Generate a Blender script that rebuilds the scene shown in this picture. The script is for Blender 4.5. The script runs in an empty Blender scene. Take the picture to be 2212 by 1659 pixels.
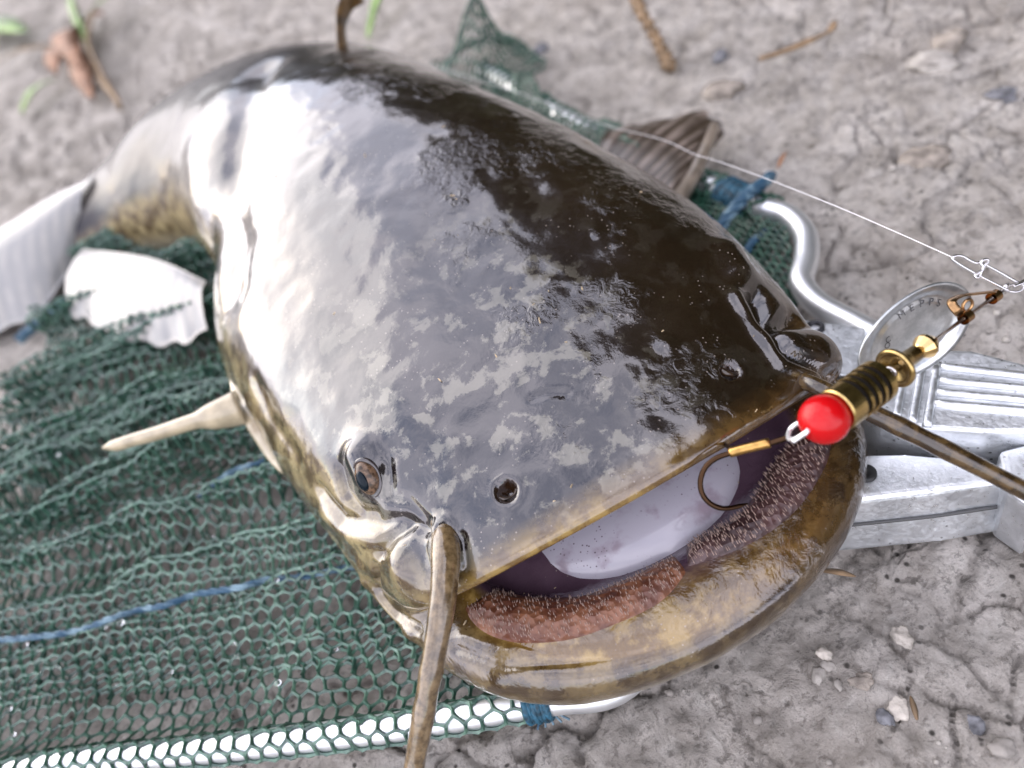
import bpy, bmesh, math, random
import numpy as np
from mathutils import Vector, Matrix
from mathutils.bvhtree import BVHTree

random.seed(7)
RNG = np.random.default_rng(7)
SC = bpy.context.scene
COL = SC.collection
CM = 0.01                      # everything below is laid out in centimetres

# ------------------------------------------------------------------ camera
PW, PH = 2212.0, 1659.0        # the photograph's pixel frame used for tracing
FPX = 27.0 / 36.0 * PW
CAM = np.array([-2.73, -7.457, 18.864])
ROT = np.array([[0.8731904, 0.48175681, -0.0738167],
                [-0.39045085, 0.60081671, -0.69754385],
                [-0.29169619, 0.63791038, 0.71272973]])
cam_d = bpy.data.cameras.new("camera")
cam = bpy.data.objects.new("camera", cam_d)
COL.objects.link(cam)
m4 = Matrix([list(ROT[i]) + [CAM[i] * CM] for i in range(3)] + [[0, 0, 0, 1]])
cam.matrix_world = m4
cam_d.lens = 27.0
cam_d.sensor_width = 36.0
cam_d.clip_start = 0.01
cam_d.clip_end = 500
cam_d.dof.use_dof = True
cam_d.dof.focus_distance = 0.180
cam_d.dof.aperture_fstop = 8.0
SC.camera = cam

# ------------------------------------------------------------------ sky, sun, exposure
SUN_AZ = math.radians(-36.0)    # measured from +Y towards +X
SUN_EL = math.radians(26.0)
world = bpy.data.worlds.new("World")
SC.world = world
world.use_nodes = True
wn, wl = world.node_tree.nodes, world.node_tree.links
wn.clear()
w_out = wn.new("ShaderNodeOutputWorld")
w_bg = wn.new("ShaderNodeBackground")
w_sky = wn.new("ShaderNodeTexSky")
w_sky.sky_type = 'NISHITA'
w_sky.sun_disc = False
w_sky.sun_elevation = SUN_EL
w_sky.sun_rotation = SUN_AZ
w_sky.air_density = 1.0
w_sky.dust_density = 1.0
w_tc = wn.new("ShaderNodeTexCoord")
w_noise = wn.new("ShaderNodeTexNoise")
w_noise.inputs['Scale'].default_value = 2.6
w_noise.inputs['Detail'].default_value = 6
w_ramp = wn.new("ShaderNodeValToRGB")
w_ramp.color_ramp.elements[0].position = 0.30
w_ramp.color_ramp.elements[1].position = 0.56
w_mix = wn.new("ShaderNodeMix")
w_mix.data_type = 'RGBA'
w_mix.inputs[7].default_value = (7.35, 7.15, 8.0, 1)
wl.new(w_tc.outputs['Generated'], w_noise.inputs['Vector'])
wl.new(w_noise.outputs['Fac'], w_ramp.inputs['Fac'])
wl.new(w_ramp.outputs['Color'], w_mix.inputs[0])
wl.new(w_sky.outputs['Color'], w_mix.inputs[6])
wl.new(w_mix.outputs[2], w_bg.inputs['Color'])
w_bg.inputs['Strength'].default_value = 0.14
wl.new(w_bg.outputs['Background'], w_out.inputs['Surface'])

sun_d = bpy.data.lights.new("sun", 'SUN')
sun_d.energy = 0.5
sun_d.angle = math.radians(55)
sun_d.color = (1.0, 0.92, 0.78)
sun = bpy.data.objects.new("sun", sun_d)
COL.objects.link(sun)
sdir = Vector((math.sin(SUN_AZ) * math.cos(SUN_EL), math.cos(SUN_AZ) * math.cos(SUN_EL), math.sin(SUN_EL)))
sun.rotation_euler = sdir.to_track_quat('Z', 'Y').to_euler()
sun.location = sdir * 3

SC.view_settings.view_transform = 'Standard'
SC.view_settings.look = 'None'
SC.view_settings.gamma = 1
SC.view_settings.exposure = 1.62
SC.render.engine = 'CYCLES'
SC.cycles.max_bounces = 8

# ------------------------------------------------------------------ tracing helpers
def ray(u, v):
    return ROT @ np.array([(u - PW / 2) / FPX, -(v - PH / 2) / FPX, -1.0])
def onz(u, v, z=0.0):
    d = ray(u, v)
    return CAM + d * ((z - CAM[2]) / d[2])
def atd(u, v, t):
    return CAM + ray(u, v) * t

# ------------------------------------------------------------------ noise (numpy)
def _hash(ix, iy, iz, seed):
    n = (ix.astype(np.int64) * 374761393 + iy.astype(np.int64) * 668265263 + iz.astype(np.int64) * 2147483647 + seed * 1274126177) & 0xffffffff
    n = ((n ^ (n >> 13)) * 1274126177) & 0xffffffff
    n = ((n ^ (n >> 16)) * 2246822519) & 0xffffffff
    return ((n ^ (n >> 15)) & 0xffffff) / float(0xffffff)
def vnoise(p, seed=0):
    p = np.asarray(p, float)
    i = np.floor(p)
    f = p - i
    f = f * f * f * (f * (f * 6 - 15) + 10)
    i = i.astype(np.int64)
    r = 0
    for dx in (0, 1):
        for dy in (0, 1):
            for dz in (0, 1):
                w = (f[..., 0] if dx else 1 - f[..., 0]) * (f[..., 1] if dy else 1 - f[..., 1]) * (f[..., 2] if dz else 1 - f[..., 2])
                r = r + w * _hash(i[..., 0] + dx, i[..., 1] + dy, i[..., 2] + dz, seed)
    return r * 2 - 1
def fbm(p, oct=4, seed=0, gain=.5):
    p = np.asarray(p, float)
    a, r = 1.0, 0
    for o in range(oct):
        r = r + a * vnoise(p, seed + o * 17)
        p = p * 2.03 + 11.7
        a *= gain
    return r
def worley(x, y, seed=0):
    ix, iy = np.floor(x).astype(np.int64), np.floor(y).astype(np.int64)
    f1 = np.full(x.shape, 9.0); f2 = np.full(x.shape, 9.0); idv = np.zeros(x.shape)
    z = np.zeros_like(ix)
    for dx in (-1, 0, 1):
        for dy in (-1, 0, 1):
            cx, cy = ix + dx, iy + dy
            px = cx + _hash(cx, cy, z, seed); py = cy + _hash(cx, cy, z, seed + 5)
            d = np.hypot(px - x, py - y)
            c = _hash(cx, cy, z, seed + 9)
            near = d < f1
            f2 = np.where(near, f1, np.minimum(f2, d))
            idv = np.where(near, c, idv)
            f1 = np.where(near, d, f1)
    return f1, f2, idv

# ------------------------------------------------------------------ object helpers
def link(name, me, mat=None, parent=None):
    o = bpy.data.objects.new(name, me)
    COL.objects.link(o)
    if mat is not None:
        me.materials.append(mat)
    if parent is not None:
        o.parent = parent
    return o
def mesh(name, verts, faces, smooth=True):
    me = bpy.data.meshes.new(name)
    me.from_pydata((np.asarray(verts, float) * CM).tolist(), [], faces if isinstance(faces, list) else faces.tolist())
    if smooth:
        me.polygons.foreach_set('use_smooth', [True] * len(me.polygons))
    me.update()
    return me
def tag(o, label=None, cat=None, group=None, kind=None):
    if label: o['label'] = label
    if cat: o['category'] = cat
    if group: o['group'] = group
    if kind: o['kind'] = kind
    return o
def empty(name, loc, label, cat, group=None):
    o = bpy.data.objects.new(name, None)
    o.empty_display_size = .01
    COL.objects.link(o)
    o.location = Vector(loc) * CM
    tag(o, label, cat, group)
    return o
def part(name, me, mat, parent):
    """child whose mesh is laid out in world centimetres"""
    o = link(name, me, mat, parent)
    root = parent
    o.matrix_parent_inverse = parent_world(parent).inverted()
    return o
def parent_world(o):
    if o.parent is None:
        return Matrix.LocRotScale(o.location, o.rotation_euler, o.scale)
    return parent_world(o.parent) @ o.matrix_parent_inverse @ Matrix.LocRotScale(o.location, o.rotation_euler, o.scale)
def attr(me, name, vals):
    a = me.attributes.new(name, 'FLOAT', 'POINT')
    a.data.foreach_set('value', np.asarray(vals, np.float32).ravel())
def catmull(P, n):
    """open Catmull-Rom through rows of P (k,d), chord parametrised, n samples"""
    P = np.asarray(P, float)
    d = np.linalg.norm(np.diff(P, axis=0), axis=1)
    t = np.concatenate([[0], np.cumsum(np.maximum(d, 1e-6) ** .5)])
    return hermite(t, P, np.linspace(0, t[-1], n))
def hermite(t, P, x):
    P = np.asarray(P, float)
    m = np.zeros_like(P)
    dt = np.diff(t)
    s = np.diff(P, axis=0) / dt[:, None]
    m[1:-1] = (s[:-1] * dt[1:, None] + s[1:] * dt[:-1, None]) / (dt[1:] + dt[:-1])[:, None]
    m[0] = s[0]; m[-1] = s[-1]
    i = np.clip(np.searchsorted(t, x, side='right') - 1, 0, len(dt) - 1)
    h = dt[i][:, None]
    u = ((x - t[i]) / dt[i])[:, None]
    return ((2*u**3 - 3*u**2 + 1) * P[i] + (u**3 - 2*u**2 + u) * h * m[i] + (-2*u**3 + 3*u**2) * P[i+1] + (u**3 - u**2) * h * m[i+1])
def frames(C):
    C = np.asarray(C, float)
    T = np.gradient(C, axis=0)
    T /= np.linalg.norm(T, axis=1)[:, None] + 1e-12
    N = np.zeros_like(T)
    a = np.array([0, 0, 1.0]) if abs(T[0][2]) < .9 else np.array([1.0, 0, 0])
    n = np.cross(np.cross(T[0], a), T[0]); n /= np.linalg.norm(n)
    N[0] = n
    for i in range(1, len(T)):
        n = N[i-1] - T[i] * (N[i-1] @ T[i])
        N[i] = n / (np.linalg.norm(n) + 1e-12)
    return T, N, np.cross(T, N)
def tube(C, r, sides=12, cap=True, flat=None, jitter=None):
    """verts, faces of a tube; r scalar or per point; flat = (scaleN, scaleB)"""
    C = np.asarray(C, float)
    T, N, B = frames(C)
    r = np.broadcast_to(np.asarray(r, float), (len(C),))
    th = np.linspace(0, 2*np.pi, sides, endpoint=False)
    fa, fb = flat if flat else (1, 1)
    V = C[:, None] + r[:, None, None] * (fa * np.cos(th)[None, :, None] * N[:, None] + fb * np.sin(th)[None, :, None] * B[:, None])
    V = V.reshape(-1, 3)
    k = len(C)
    F = []
    for i in range(k - 1):
        for j in range(sides):
            a, b = i*sides + j, i*sides + (j+1) % sides
            F.append((a, b, b + sides, a + sides))
    if cap:
        F.append(tuple(range(sides - 1, -1, -1)))
        F.append(tuple(range((k-1)*sides, k*sides)))
    return V, F
def join(parts):
    V, F, o = [], [], 0
    for v, f in parts:
        V.append(np.asarray(v)); F += [tuple(i + o for i in q) for q in f]; o += len(v)
    return np.concatenate(V), F
def lathe(axis_pts, radii, p0, ax, sides=40, cap=True):
    """rings at distances axis_pts along ax from p0"""
    ax = np.asarray(ax, float) / np.linalg.norm(ax)
    C = np.asarray(p0)[None] + np.asarray(axis_pts)[:, None] * ax[None]
    a = np.array([0, 0, 1.0]) if abs(ax[2]) < .9 else np.array([1.0, 0, 0])
    n = np.cross(ax, a); n /= np.linalg.norm(n); b = np.cross(ax, n)
    th = np.linspace(0, 2*np.pi, sides, endpoint=False)
    V = (C[:, None] + np.asarray(radii)[:, None, None] * (np.cos(th)[None, :, None]*n + np.sin(th)[None, :, None]*b)).reshape(-1, 3)
    F = []
    k = len(axis_pts)
    for i in range(k-1):
        for j in range(sides):
            p, q = i*sides+j, i*sides+(j+1) % sides
            F.append((p, q, q+sides, p+sides))
    if cap:
        F.append(tuple(range(sides-1, -1, -1))); F.append(tuple(range((k-1)*sides, k*sides)))
    return V, F

# ------------------------------------------------------------------ material helpers
class NT:
    def __init__(self, name):
        self.m = bpy.data.materials.new(name)
        self.m.use_nodes = True
        self.t = self.m.node_tree
        self.n, self.l = self.t.nodes, self.t.links
        self.b = self.n['Principled BSDF']
        self.tc = self.n.new('ShaderNodeTexCoord')
    def noise(self, scale, detail=4, rough=.55, dist=0, stretch=None):
        q = self.n.new('ShaderNodeTexNoise')
        q.inputs['Scale'].default_value = scale
        q.inputs['Detail'].default_value = detail
        q.inputs['Roughness'].default_value = rough
        q.inputs['Distortion'].default_value = dist
        src = self.tc.outputs['Object']
        if stretch:
            mp = self.n.new('ShaderNodeMapping'); mp.inputs['Scale'].default_value = stretch
            self.l.new(src, mp.inputs['Vector']); src = mp.outputs['Vector']
        self.l.new(src, q.inputs['Vector'])
        return q.outputs['Fac']
    def voronoi(self, scale, feature='F1', out='Distance'):
        q = self.n.new('ShaderNodeTexVoronoi'); q.feature = feature
        q.inputs['Scale'].default_value = scale
        self.l.new(self.tc.outputs['Object'], q.inputs['Vector'])
        return q.outputs[out]
    def ramp(self, fac, a, b, ca=(0, 0, 0, 1), cb=(1, 1, 1, 1)):
        q = self.n.new('ShaderNodeMapRange'); q.interpolation_type = 'SMOOTHSTEP'
        q.inputs['From Min'].default_value = a; q.inputs['From Max'].default_value = b
        self.l.new(fac, q.inputs['Value'])
        return q.outputs['Result']
    def attr(self, name):
        q = self.n.new('ShaderNodeAttribute'); q.attribute_name = name
        return q.outputs['Fac']
    def math(self, op, a, b=None, clamp=False):
        q = self.n.new('ShaderNodeMath'); q.operation = op; q.use_clamp = clamp
        for i, x in enumerate((a, b)):
            if x is None: continue
            if isinstance(x, (int, float)): q.inputs[i].default_value = x
            else: self.l.new(x, q.inputs[i])
        return q.outputs[0]
    def mix(self, fac, a, b):
        q = self.n.new('ShaderNodeMix'); q.data_type = 'RGBA'
        if isinstance(fac, (int, float)): q.inputs[0].default_value = fac
        else: self.l.new(fac, q.inputs[0])
        for i, x in ((6, a), (7, b)):
            if isinstance(x, tuple): q.inputs[i].default_value = (*x[:3], 1)
            else: self.l.new(x, q.inputs[i])
        return q.outputs[2]
    def bump(self, h, dist, strength=1.0, prev=None):
        q = self.n.new('ShaderNodeBump')
        q.inputs['Distance'].default_value = dist
        q.inputs['Strength'].default_value = strength
        self.l.new(h, q.inputs['Height'])
        if prev is not None: self.l.new(prev, q.inputs['Normal'])
        return q.outputs['Normal']
    def set(self, **k):
        for a, v in k.items():
            s = self.b.inputs[a.replace('_', ' ')]
            if hasattr(v, 'is_linked') or hasattr(v, 'links'): self.l.new(v, s)
            elif isinstance(v, tuple): s.default_value = (*v, 1) if len(v) == 3 else v
            else: s.default_value = v
        return self
def simple(name, col, rough=.5, metal=0, ior=1.5, coat=0, noise=None, var=.25, bump=0, spec=.5):
    m = NT(name)
    c = col
    if noise:
        f = m.noise(noise, 5)
        d = tuple(x * (1 - var) for x in col); e = tuple(min(1, x * (1 + var)) for x in col)
        c = m.mix(m.ramp(f, .3, .7), d, e)
        if bump: m.set(Normal=m.bump(f, bump))
    m.set(Base_Color=c, Roughness=rough, Metallic=metal, IOR=ior, Coat_Weight=coat, Specular_IOR_Level=spec)
    return m.m

#@@GROUND
# ------------------------------------------------------------------ ground: dry cracked mud
def ground_h(x, y):
    p = np.stack([x, y, np.zeros_like(x)], -1)
    wob = np.stack([fbm(p * .45, 3, 3), fbm(p * .45 + 40, 3, 4)], -1)
    h = .35 * fbm(p * .07, 3, 1) + .11 * fbm(p * .4, 4, 2) + .085 * fbm(p * 1.5, 5, 8, .55) - .10 * np.clip(fbm(p * .8 + 5, 4, 18, .6), 0, 1)
    f1, f2, idv = worley((x + 1.3 * wob[..., 0]) / 4.3, (y + 1.3 * wob[..., 1]) / 4.3, 3)
    edge = (f2 - f1) * 4.3
    gate = np.clip(fbm(p * .16 + 9, 3, 21) * 1.8 + .25, 0, 1)
    h = h + (idv - .5) * .16 * gate - .55 * np.exp(-(edge / .10) ** 1.2) * gate
    f1, f2, idv = worley((x + .7 * wob[..., 0]) / 1.7 + 7, (y + .7 * wob[..., 1]) / 1.7, 13)
    edge = (f2 - f1) * 1.7
    gate = np.clip(fbm(p * .3 + 31, 3, 33) * 2.0 + .1, 0, 1)
    h = h + (idv - .5) * .12 * gate - .30 * np.exp(-(edge / .08) ** 1.3) * gate
    f1, f2, idv = worley(x / .9, y / .9, 23)
    h = h - .16 * np.exp(-(f1 / .22) ** 2) * (idv > .80)
    return h - .25
def axis_steps(lo, hi, st, far, g):
    a = list(np.arange(lo, hi, st))
    s = st; x = a[-1]
    while x < far[1]:
        s *= g; x += s; a.append(x)
    s = st; x = a[0]; b = []
    while x > far[0]:
        s *= g; x -= s; b.append(x)
    return np.array(b[::-1] + a)
gx = axis_steps(-22, 32, .095, (-4000, 4000), 1.06)
gy = axis_steps(-7.5, 24, .095, (-4000, 6000), 1.035)
X, Y = np.meshgrid(gx, gy)
Z = ground_h(X, Y)
nx, ny = len(gx), len(gy)
idx = np.arange(nx * ny).reshape(ny, nx)
F = np.stack([idx[:-1, :-1], idx[:-1, 1:], idx[1:, 1:], idx[1:, :-1]], -1).reshape(-1, 4)
g = NT('dry_mud')
f1 = g.noise(45, 9, .68); f2 = g.noise(420, 8, .7); f3 = g.noise(9, 5); f4 = g.noise(160, 8, .72, .5)
c = g.mix(g.ramp(f1, .32, .68), (.44, .398, .352), (.76, .705, .645))
c = g.mix(g.math('MULTIPLY', g.ramp(f4, .52, .66), .75), c, (.22, .195, .17))
c = g.mix(g.math('MULTIPLY', g.ramp(f4, .46, .36), .55), c, (.74, .70, .64))
c = g.mix(g.math('MULTIPLY', g.ramp(f2, .53, .64), .6), c, (.17, .15, .132))
c = g.mix(g.math('MULTIPLY', g.ramp(f3, .5, .75), .3), c, (.34, .28, .23))
spk = g.ramp(g.voronoi(260), .24, .10)
c = g.mix(g.math('MULTIPLY', spk, g.ramp(g.noise(60, 3), .46, .6)), c, (.09, .08, .07))
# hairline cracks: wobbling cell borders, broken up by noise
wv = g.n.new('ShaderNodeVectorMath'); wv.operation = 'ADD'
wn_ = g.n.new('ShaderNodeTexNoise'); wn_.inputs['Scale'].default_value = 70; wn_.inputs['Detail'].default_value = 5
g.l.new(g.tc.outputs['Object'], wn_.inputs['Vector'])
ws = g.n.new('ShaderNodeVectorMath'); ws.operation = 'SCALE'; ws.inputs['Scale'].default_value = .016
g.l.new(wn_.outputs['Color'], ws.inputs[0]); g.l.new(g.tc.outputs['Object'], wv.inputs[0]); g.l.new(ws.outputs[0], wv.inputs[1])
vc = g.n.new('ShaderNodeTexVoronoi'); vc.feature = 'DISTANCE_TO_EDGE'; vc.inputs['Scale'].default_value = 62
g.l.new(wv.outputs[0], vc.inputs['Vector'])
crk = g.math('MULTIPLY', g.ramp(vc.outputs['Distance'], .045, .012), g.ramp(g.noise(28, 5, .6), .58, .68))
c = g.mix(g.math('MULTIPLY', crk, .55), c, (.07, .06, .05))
nb = g.bump(g.math('SUBTRACT', f2, crk), .0016, .9, g.bump(f4, .007, 1.0, g.bump(g.noise(80, 8, .72), .010, .8)))
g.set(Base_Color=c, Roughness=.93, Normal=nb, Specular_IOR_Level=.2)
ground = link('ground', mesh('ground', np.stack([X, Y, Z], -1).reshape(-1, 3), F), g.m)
tag(ground, kind='structure')

#@@FISH
# ------------------------------------------------------------------ the catfish
A = np.array
def ring(T, SR, SL, B, pt=(.8, .85), pb=(.85, .85)):
    return dict(T=A(T, float), R=A(SR, float), L=A(SL, float), B=A(B, float), pt=pt, pb=pb)
def trunk(cx, cy, hd, w, zt, zb=.15, zs=None, pt=(.9, .95)):
    n = A([math.cos(hd), math.sin(hd), 0])          # lateral to the fish's left (viewer's right)
    c = A([cx, cy, 0.])
    zs = zb + (zt - zb) * .42 if zs is None else zs
    u = A([0, 0, 1.])
    return ring(c + u*zt, c + n*w + u*zs, c - n*w + u*zs, c + u*zb, pt, (.75, .8))
R_ = math.radians
inner = [
    ring((0, 9.6, 3.4), (.5, 9.6, 3.1), (-.5, 9.6, 3.1), (0, 9.6, 2.9)),
    ring((0, 8.6, 4.1), (2.4, 8.2, 3.0), (-2.4, 8.2, 3.0), (0, 7.6, 2.3)),
    ring((0, 6.2, 4.4), (3.7, 6.2, 2.9), (-3.7, 6.2, 2.9), (0, 4.6, 2.45)),
    ring((0, 4.2, 4.35), (4.1, 4.9, 2.75), (-4.1, 4.9, 2.75), (0, 2.7, 2.35)),
    ring((0, 3.15, 4.34), (4.35, 4.3, 2.65), (-4.35, 4.3, 2.65), (0, 1.55, 2.15)),
    ring((0, 2.65, 4.32), (4.5, 4.0, 2.6), (-4.5, 4.0, 2.6), (0, .8, 2.6)),
    ring((0, 2.25, 4.38), (4.7, 3.7, 2.55), (-4.7, 3.7, 2.55), (0, -.15, 2.72)),
]
outer = [
    ring((0, 1.85, 4.62), (4.9, 3.35, 2.5), (-4.9, 3.35, 2.5), (0, -.78, 2.62), (1.0, .95), (.95, .95)),          # lip crest
    ring((0, 1.52, 4.76), (5.45, 3.25, 2.5), (-5.45, 3.25, 2.5), (-.05, -1.05, 2.5), (1.0, .95), (.95, .95)),
    ring((0, 1.58, 5.02), (5.9, 3.35, 2.45), (-5.9, 3.3, 2.4), (-.1, -1.15, 2.1), (1.0, .95), (.95, .95)),
    ring((0, 2.15, 5.24), (6.2, 3.7, 2.4), (-6.3, 3.6, 2.3), (-.1, -1.0, 1.5), (1.0, .92), (.95, .9)),
    ring((0, 3.35, 5.5), (6.3, 4.5, 2.4), (-6.75, 4.5, 2.2), (-.1, -.3, .95), (.96, .9)),
    ring((-.05, 4.9, 5.85), (6.45, 5.8, 2.5), (-7.3, 5.9, 2.2), (-.2, 1.1, .6), (.9, .88)),
    ring((-.15, 6.8, 6.3), (6.45, 7.4, 2.6), (-7.8, 7.7, 2.2), (-.4, 3.4, .35)),
    ring((-.35, 9.0, 6.75), (6.35, 9.3, 2.7), (-8.4, 9.8, 2.2), (-.6, 6.6, .2)),
    ring((-.8, 11.6, 7.25), (5.9, 11.7, 2.8), (-9.0, 12.2, 2.2), (-.9, 10.2, .1), (.84, .88)),
    ring((-1.3, 14.4, 7.7), (5.2, 14.4, 3.0), (-9.4, 14.6, 2.2), (-1.2, 13.8, .1), (.86, .9)),
    ring((-1.7, 17.2, 8.0), (4.4, 17.2, 3.2), (-9.3, 17.2, 2.3), (-1.6, 17.0, .1), (.88, .93)),
    ring((-2.0, 20.0, 8.2), (3.9, 20.0, 3.4), (-8.6, 20.0, 2.5), (-1.9, 20., .1), (.92, .96)),
    trunk(-2.7, 23.3, R_(10), 6.0, 8.2, .1),
    trunk(-3.9, 27.0, R_(24), 5.7, 7.8, .1),
    trunk(-6.2, 30.4, R_(44), 5.2, 7.0, .1),
    trunk(-9.9, 32.9, R_(64), 4.3, 5.8, .1),
    trunk(-13.6, 34.3, R_(80), 3.0, 4.0, .1),
    trunk(-19.0, 35.2, R_(84), 2.0, 2.9, .1),
    trunk(-26., 35.4, R_(92), 1.6, 2.6, .1),
    trunk(-34., 32.6, R_(100), 1.5, 2.6, .15),
    trunk(-42., 31.0, R_(102), 1.1, 2.4, .2),
    trunk(-47., 30.0, R_(102), .8, 2.2, .4),
    trunk(-48., 29.8, R_(102), .2, 1.8, 1.2),
]
rings = inner + outer
NIN = len(inner)
K = len(rings)
flatR = np.array([np.concatenate([r['T'], r['R'], r['L'], r['B'], r['pt'], r['pb']]) for r in rings])
# row positions: dense over the head
seg = []
rows_per = [6, 8, 8, 8, 8, 8, 8] + [10, 9, 10, 12, 18, 22, 24, 26, 26, 24, 22, 20, 18, 16, 14, 12, 10, 8, 6, 5, 4, 4][:K - NIN - 1]
xs = [0.0]
for i in range(K - 1):
    n = rows_per[i]
    xs += list(i + (np.arange(n) + 1) / n)
xs = np.array(xs)
dR = np.linalg.norm(np.diff(flatR[:, :12], axis=0), axis=1) ** .5
tt = np.concatenate([[0], np.cumsum(dR)])
tx = np.interp(xs, np.arange(K), tt)
rowsP = hermite(tt, flatR, tx)
NQ = 104                                        # samples per quadrant
def section(r):
    T, R, L, B = r[0:3], r[3:6], r[6:9], r[9:12]
    O = (R + L) / 2
    fine = np.linspace(0, np.pi/2, 400)
    c, s = np.cos(fine), np.sin(fine)
    out = []
    for V, S, (p, q), rev in ((T, R, r[12:14], False), (T, L, r[12:14], True), (B, L, r[14:16], False), (B, R, r[14:16], True)):
        P = O + (S - O) * (c ** p)[:, None] + (V - O) * (s ** q)[:, None]
        if rev: P = P[::-1]
        d = np.concatenate([[0], np.cumsum(np.linalg.norm(np.diff(P, axis=0), axis=1))])
        t = np.linspace(0, d[-1], NQ + 1)[:-1]
        out.append(np.stack([np.interp(t, d, P[:, k]) for k in range(3)], -1))
    return np.concatenate(out)
GRID = np.array([section(r) for r in rowsP])    # rows x cols x 3
NR, NC = GRID.shape[:2]
# light smoothing so that quadrant seams vanish
for _ in range(10):
    GRID = .5 * GRID + .25 * (np.roll(GRID, 1, 1) + np.roll(GRID, -1, 1))
def grid_faces(nr, nc):
    i = np.arange(nr * nc).reshape(nr, nc)
    a, b = i[:-1], i[1:]
    return np.stack([a, np.roll(a, -1, 1), np.roll(b, -1, 1), b], -1).reshape(-1, 4)
FF = grid_faces(NR, NC)
def normals(Gd):
    du = np.roll(Gd, -1, 1) - np.roll(Gd, 1, 1)
    dv = np.gradient(Gd, axis=0)
    n = np.cross(du, dv)
    return n / (np.linalg.norm(n, axis=-1, keepdims=True) + 1e-12)
sgn = 1.0
NN = normals(GRID)
if (NN[NR//2, NQ] @ A([0, 0, 1.])) < 0:
    sgn = -1.0
    FF = FF[:, ::-1]
bvh = BVHTree.FromPolygons([Vector(v) for v in GRID.reshape(-1, 3)], FF.tolist())
def hit(u, v):
    d = Vector(ray(u, v)).normalized()
    loc, no, i, dist = bvh.ray_cast(Vector(CAM), d)
    return None if loc is None else A(loc)
def poly_hits(pts, step=6):
    out = []
    for (a, b) in zip(pts[:-1], pts[1:]):
        n = max(2, int(math.dist(a, b) / step))
        for k in range(n):
            t = k / n
            h = hit(a[0] + (b[0]-a[0])*t, a[1] + (b[1]-a[1])*t)
            if h is not None: out.append(h)
    return A(out)
from mathutils.kdtree import KDTree
flatV = GRID.reshape(-1, 3)
def dist_to(P, near=3.0):
    """distance of every body vertex to a set of points"""
    lo, hi = P.min(0) - near, P.max(0) + near
    sel = np.where(((flatV > lo) & (flatV < hi)).all(1))[0]
    d = np.full(len(flatV), 99.0)
    if len(sel):
        q = flatV[sel]
        best = np.full(len(sel), 99.0)
        for k in range(0, len(P), 40):
            best = np.minimum(best, np.linalg.norm(q[:, None] - P[None, k:k+40], axis=2).min(1))
        d[sel] = best
    return d.reshape(NR, NC)
DISP = np.zeros((NR, NC))
rowid = np.repeat(np.arange(NR)[:, None], NC, 1)
lip_row = int(sum(rows_per[:NIN]))
outside = (rowid >= lip_row)
def bump_line(pts, h, w, soft=2.0):
    global DISP
    P = poly_hits(pts)
    if len(P) == 0: return
    DISP += h * np.exp(-(dist_to(P) / w) ** soft) * outside
# folds, grooves and bumps of the head, traced on the photograph and laid on the surface
def spot(u, v, h, w):
    global DISP
    p = hit(u, v)
    if p is not None:
        DISP += h * np.exp(-(dist_to(p[None]) / w) ** 2) * outside
bump_line([(780, 985), (800, 1035)], .42, .50)                      # eye mound, viewer's left
bump_line([(735, 1010), (745, 1060), (775, 1100), (815, 1105)], -.16, .16)
bump_line([(840, 1000), (845, 1070), (880, 1080), (930, 1130), (945, 1170)], -.10, .14)
bump_line([(690, 1060), (740, 1120), (820, 1130), (880, 1120)], -.16, .20)
bump_line([(700, 1110), (760, 1160), (820, 1170)], .12, .25)
spot(868, 1225, .30, .55)                                            # fleshy corner of the mouth
bump_line([(820, 1195), (850, 1160), (890, 1130), (930, 1150)], -.20, .16)
bump_line([(812, 1225), (818, 1290), (850, 1330), (905, 1362)], -.22, .12)
bump_line([(780, 1220), (790, 1290), (830, 1340), (890, 1375)], .10, .20)
bump_line([(950, 1150), (965, 1210)], .32, .30)                      # barbel root
bump_line([(995, 1160), (1005, 1230)], -.16, .10)
NOST = np.zeros((NR, NC))
for (u, v, r, d) in ((1093, 1060, .27, .42), (1577, 800, .24, .36), (1440, 745, .16, .0)):
    p = hit(u, v)
    dd = dist_to(p[None])
    DISP += (.035 * np.exp(-((dd - r * 1.15) / .10) ** 2) - d * np.exp(-(dd / (r * .8)) ** 4)) * outside
    if d > 0: NOST += np.exp(-(dd / (r * 1.0)) ** 4)
    if d == 0: DISP += .10 * np.exp(-(dd / .12) ** 2) * outside
bump_line([(1150, 860), (1180, 850), (1230, 850)], -.05, .08)
bump_line([(1160, 250), (1130, 290), (1120, 350), (1150, 420)], -.08, .6)
bump_line([(1575, 545), (1600, 590)], .32, .55)                      # eye mound, viewer's right
bump_line([(1640, 640), (1660, 695), (1730, 690)], -.40, .28)
spot(1775, 760, .38, .8)
spot(1700, 735, .18, .5)
bump_line([(1590, 640), (1640, 720), (1690, 790), (1760, 820)], .16, .22)
bump_line([(1660, 700), (1690, 760), (1760, 795), (1810, 830)], -.22, .16)
bump_line([(600, 1030), (545, 955), (505, 900), (482, 850), (478, 790)], .22, .32)
bump_line([(560, 150), (535, 200), (518, 280), (506, 370), (500, 450), (508, 540), (500, 620)], -.34, .95)
bump_line([(640, 985), (580, 900), (550, 820)], -.08, .3)
bump_line([(985, 1400), (1090, 1440), (1250, 1428), (1400, 1398), (1540, 1335)], -.07, .10)
bump_line([(1000, 1375), (1100, 1405), (1250, 1400), (1400, 1370), (1560, 1300)], .05, .15)
LUMP = fbm(GRID * .55, 3, 51) * .035 + fbm(GRID * 1.6, 3, 57) * .008
DISP = DISP + LUMP * np.clip((rowid - lip_row) / 30, 0, 1)


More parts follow.
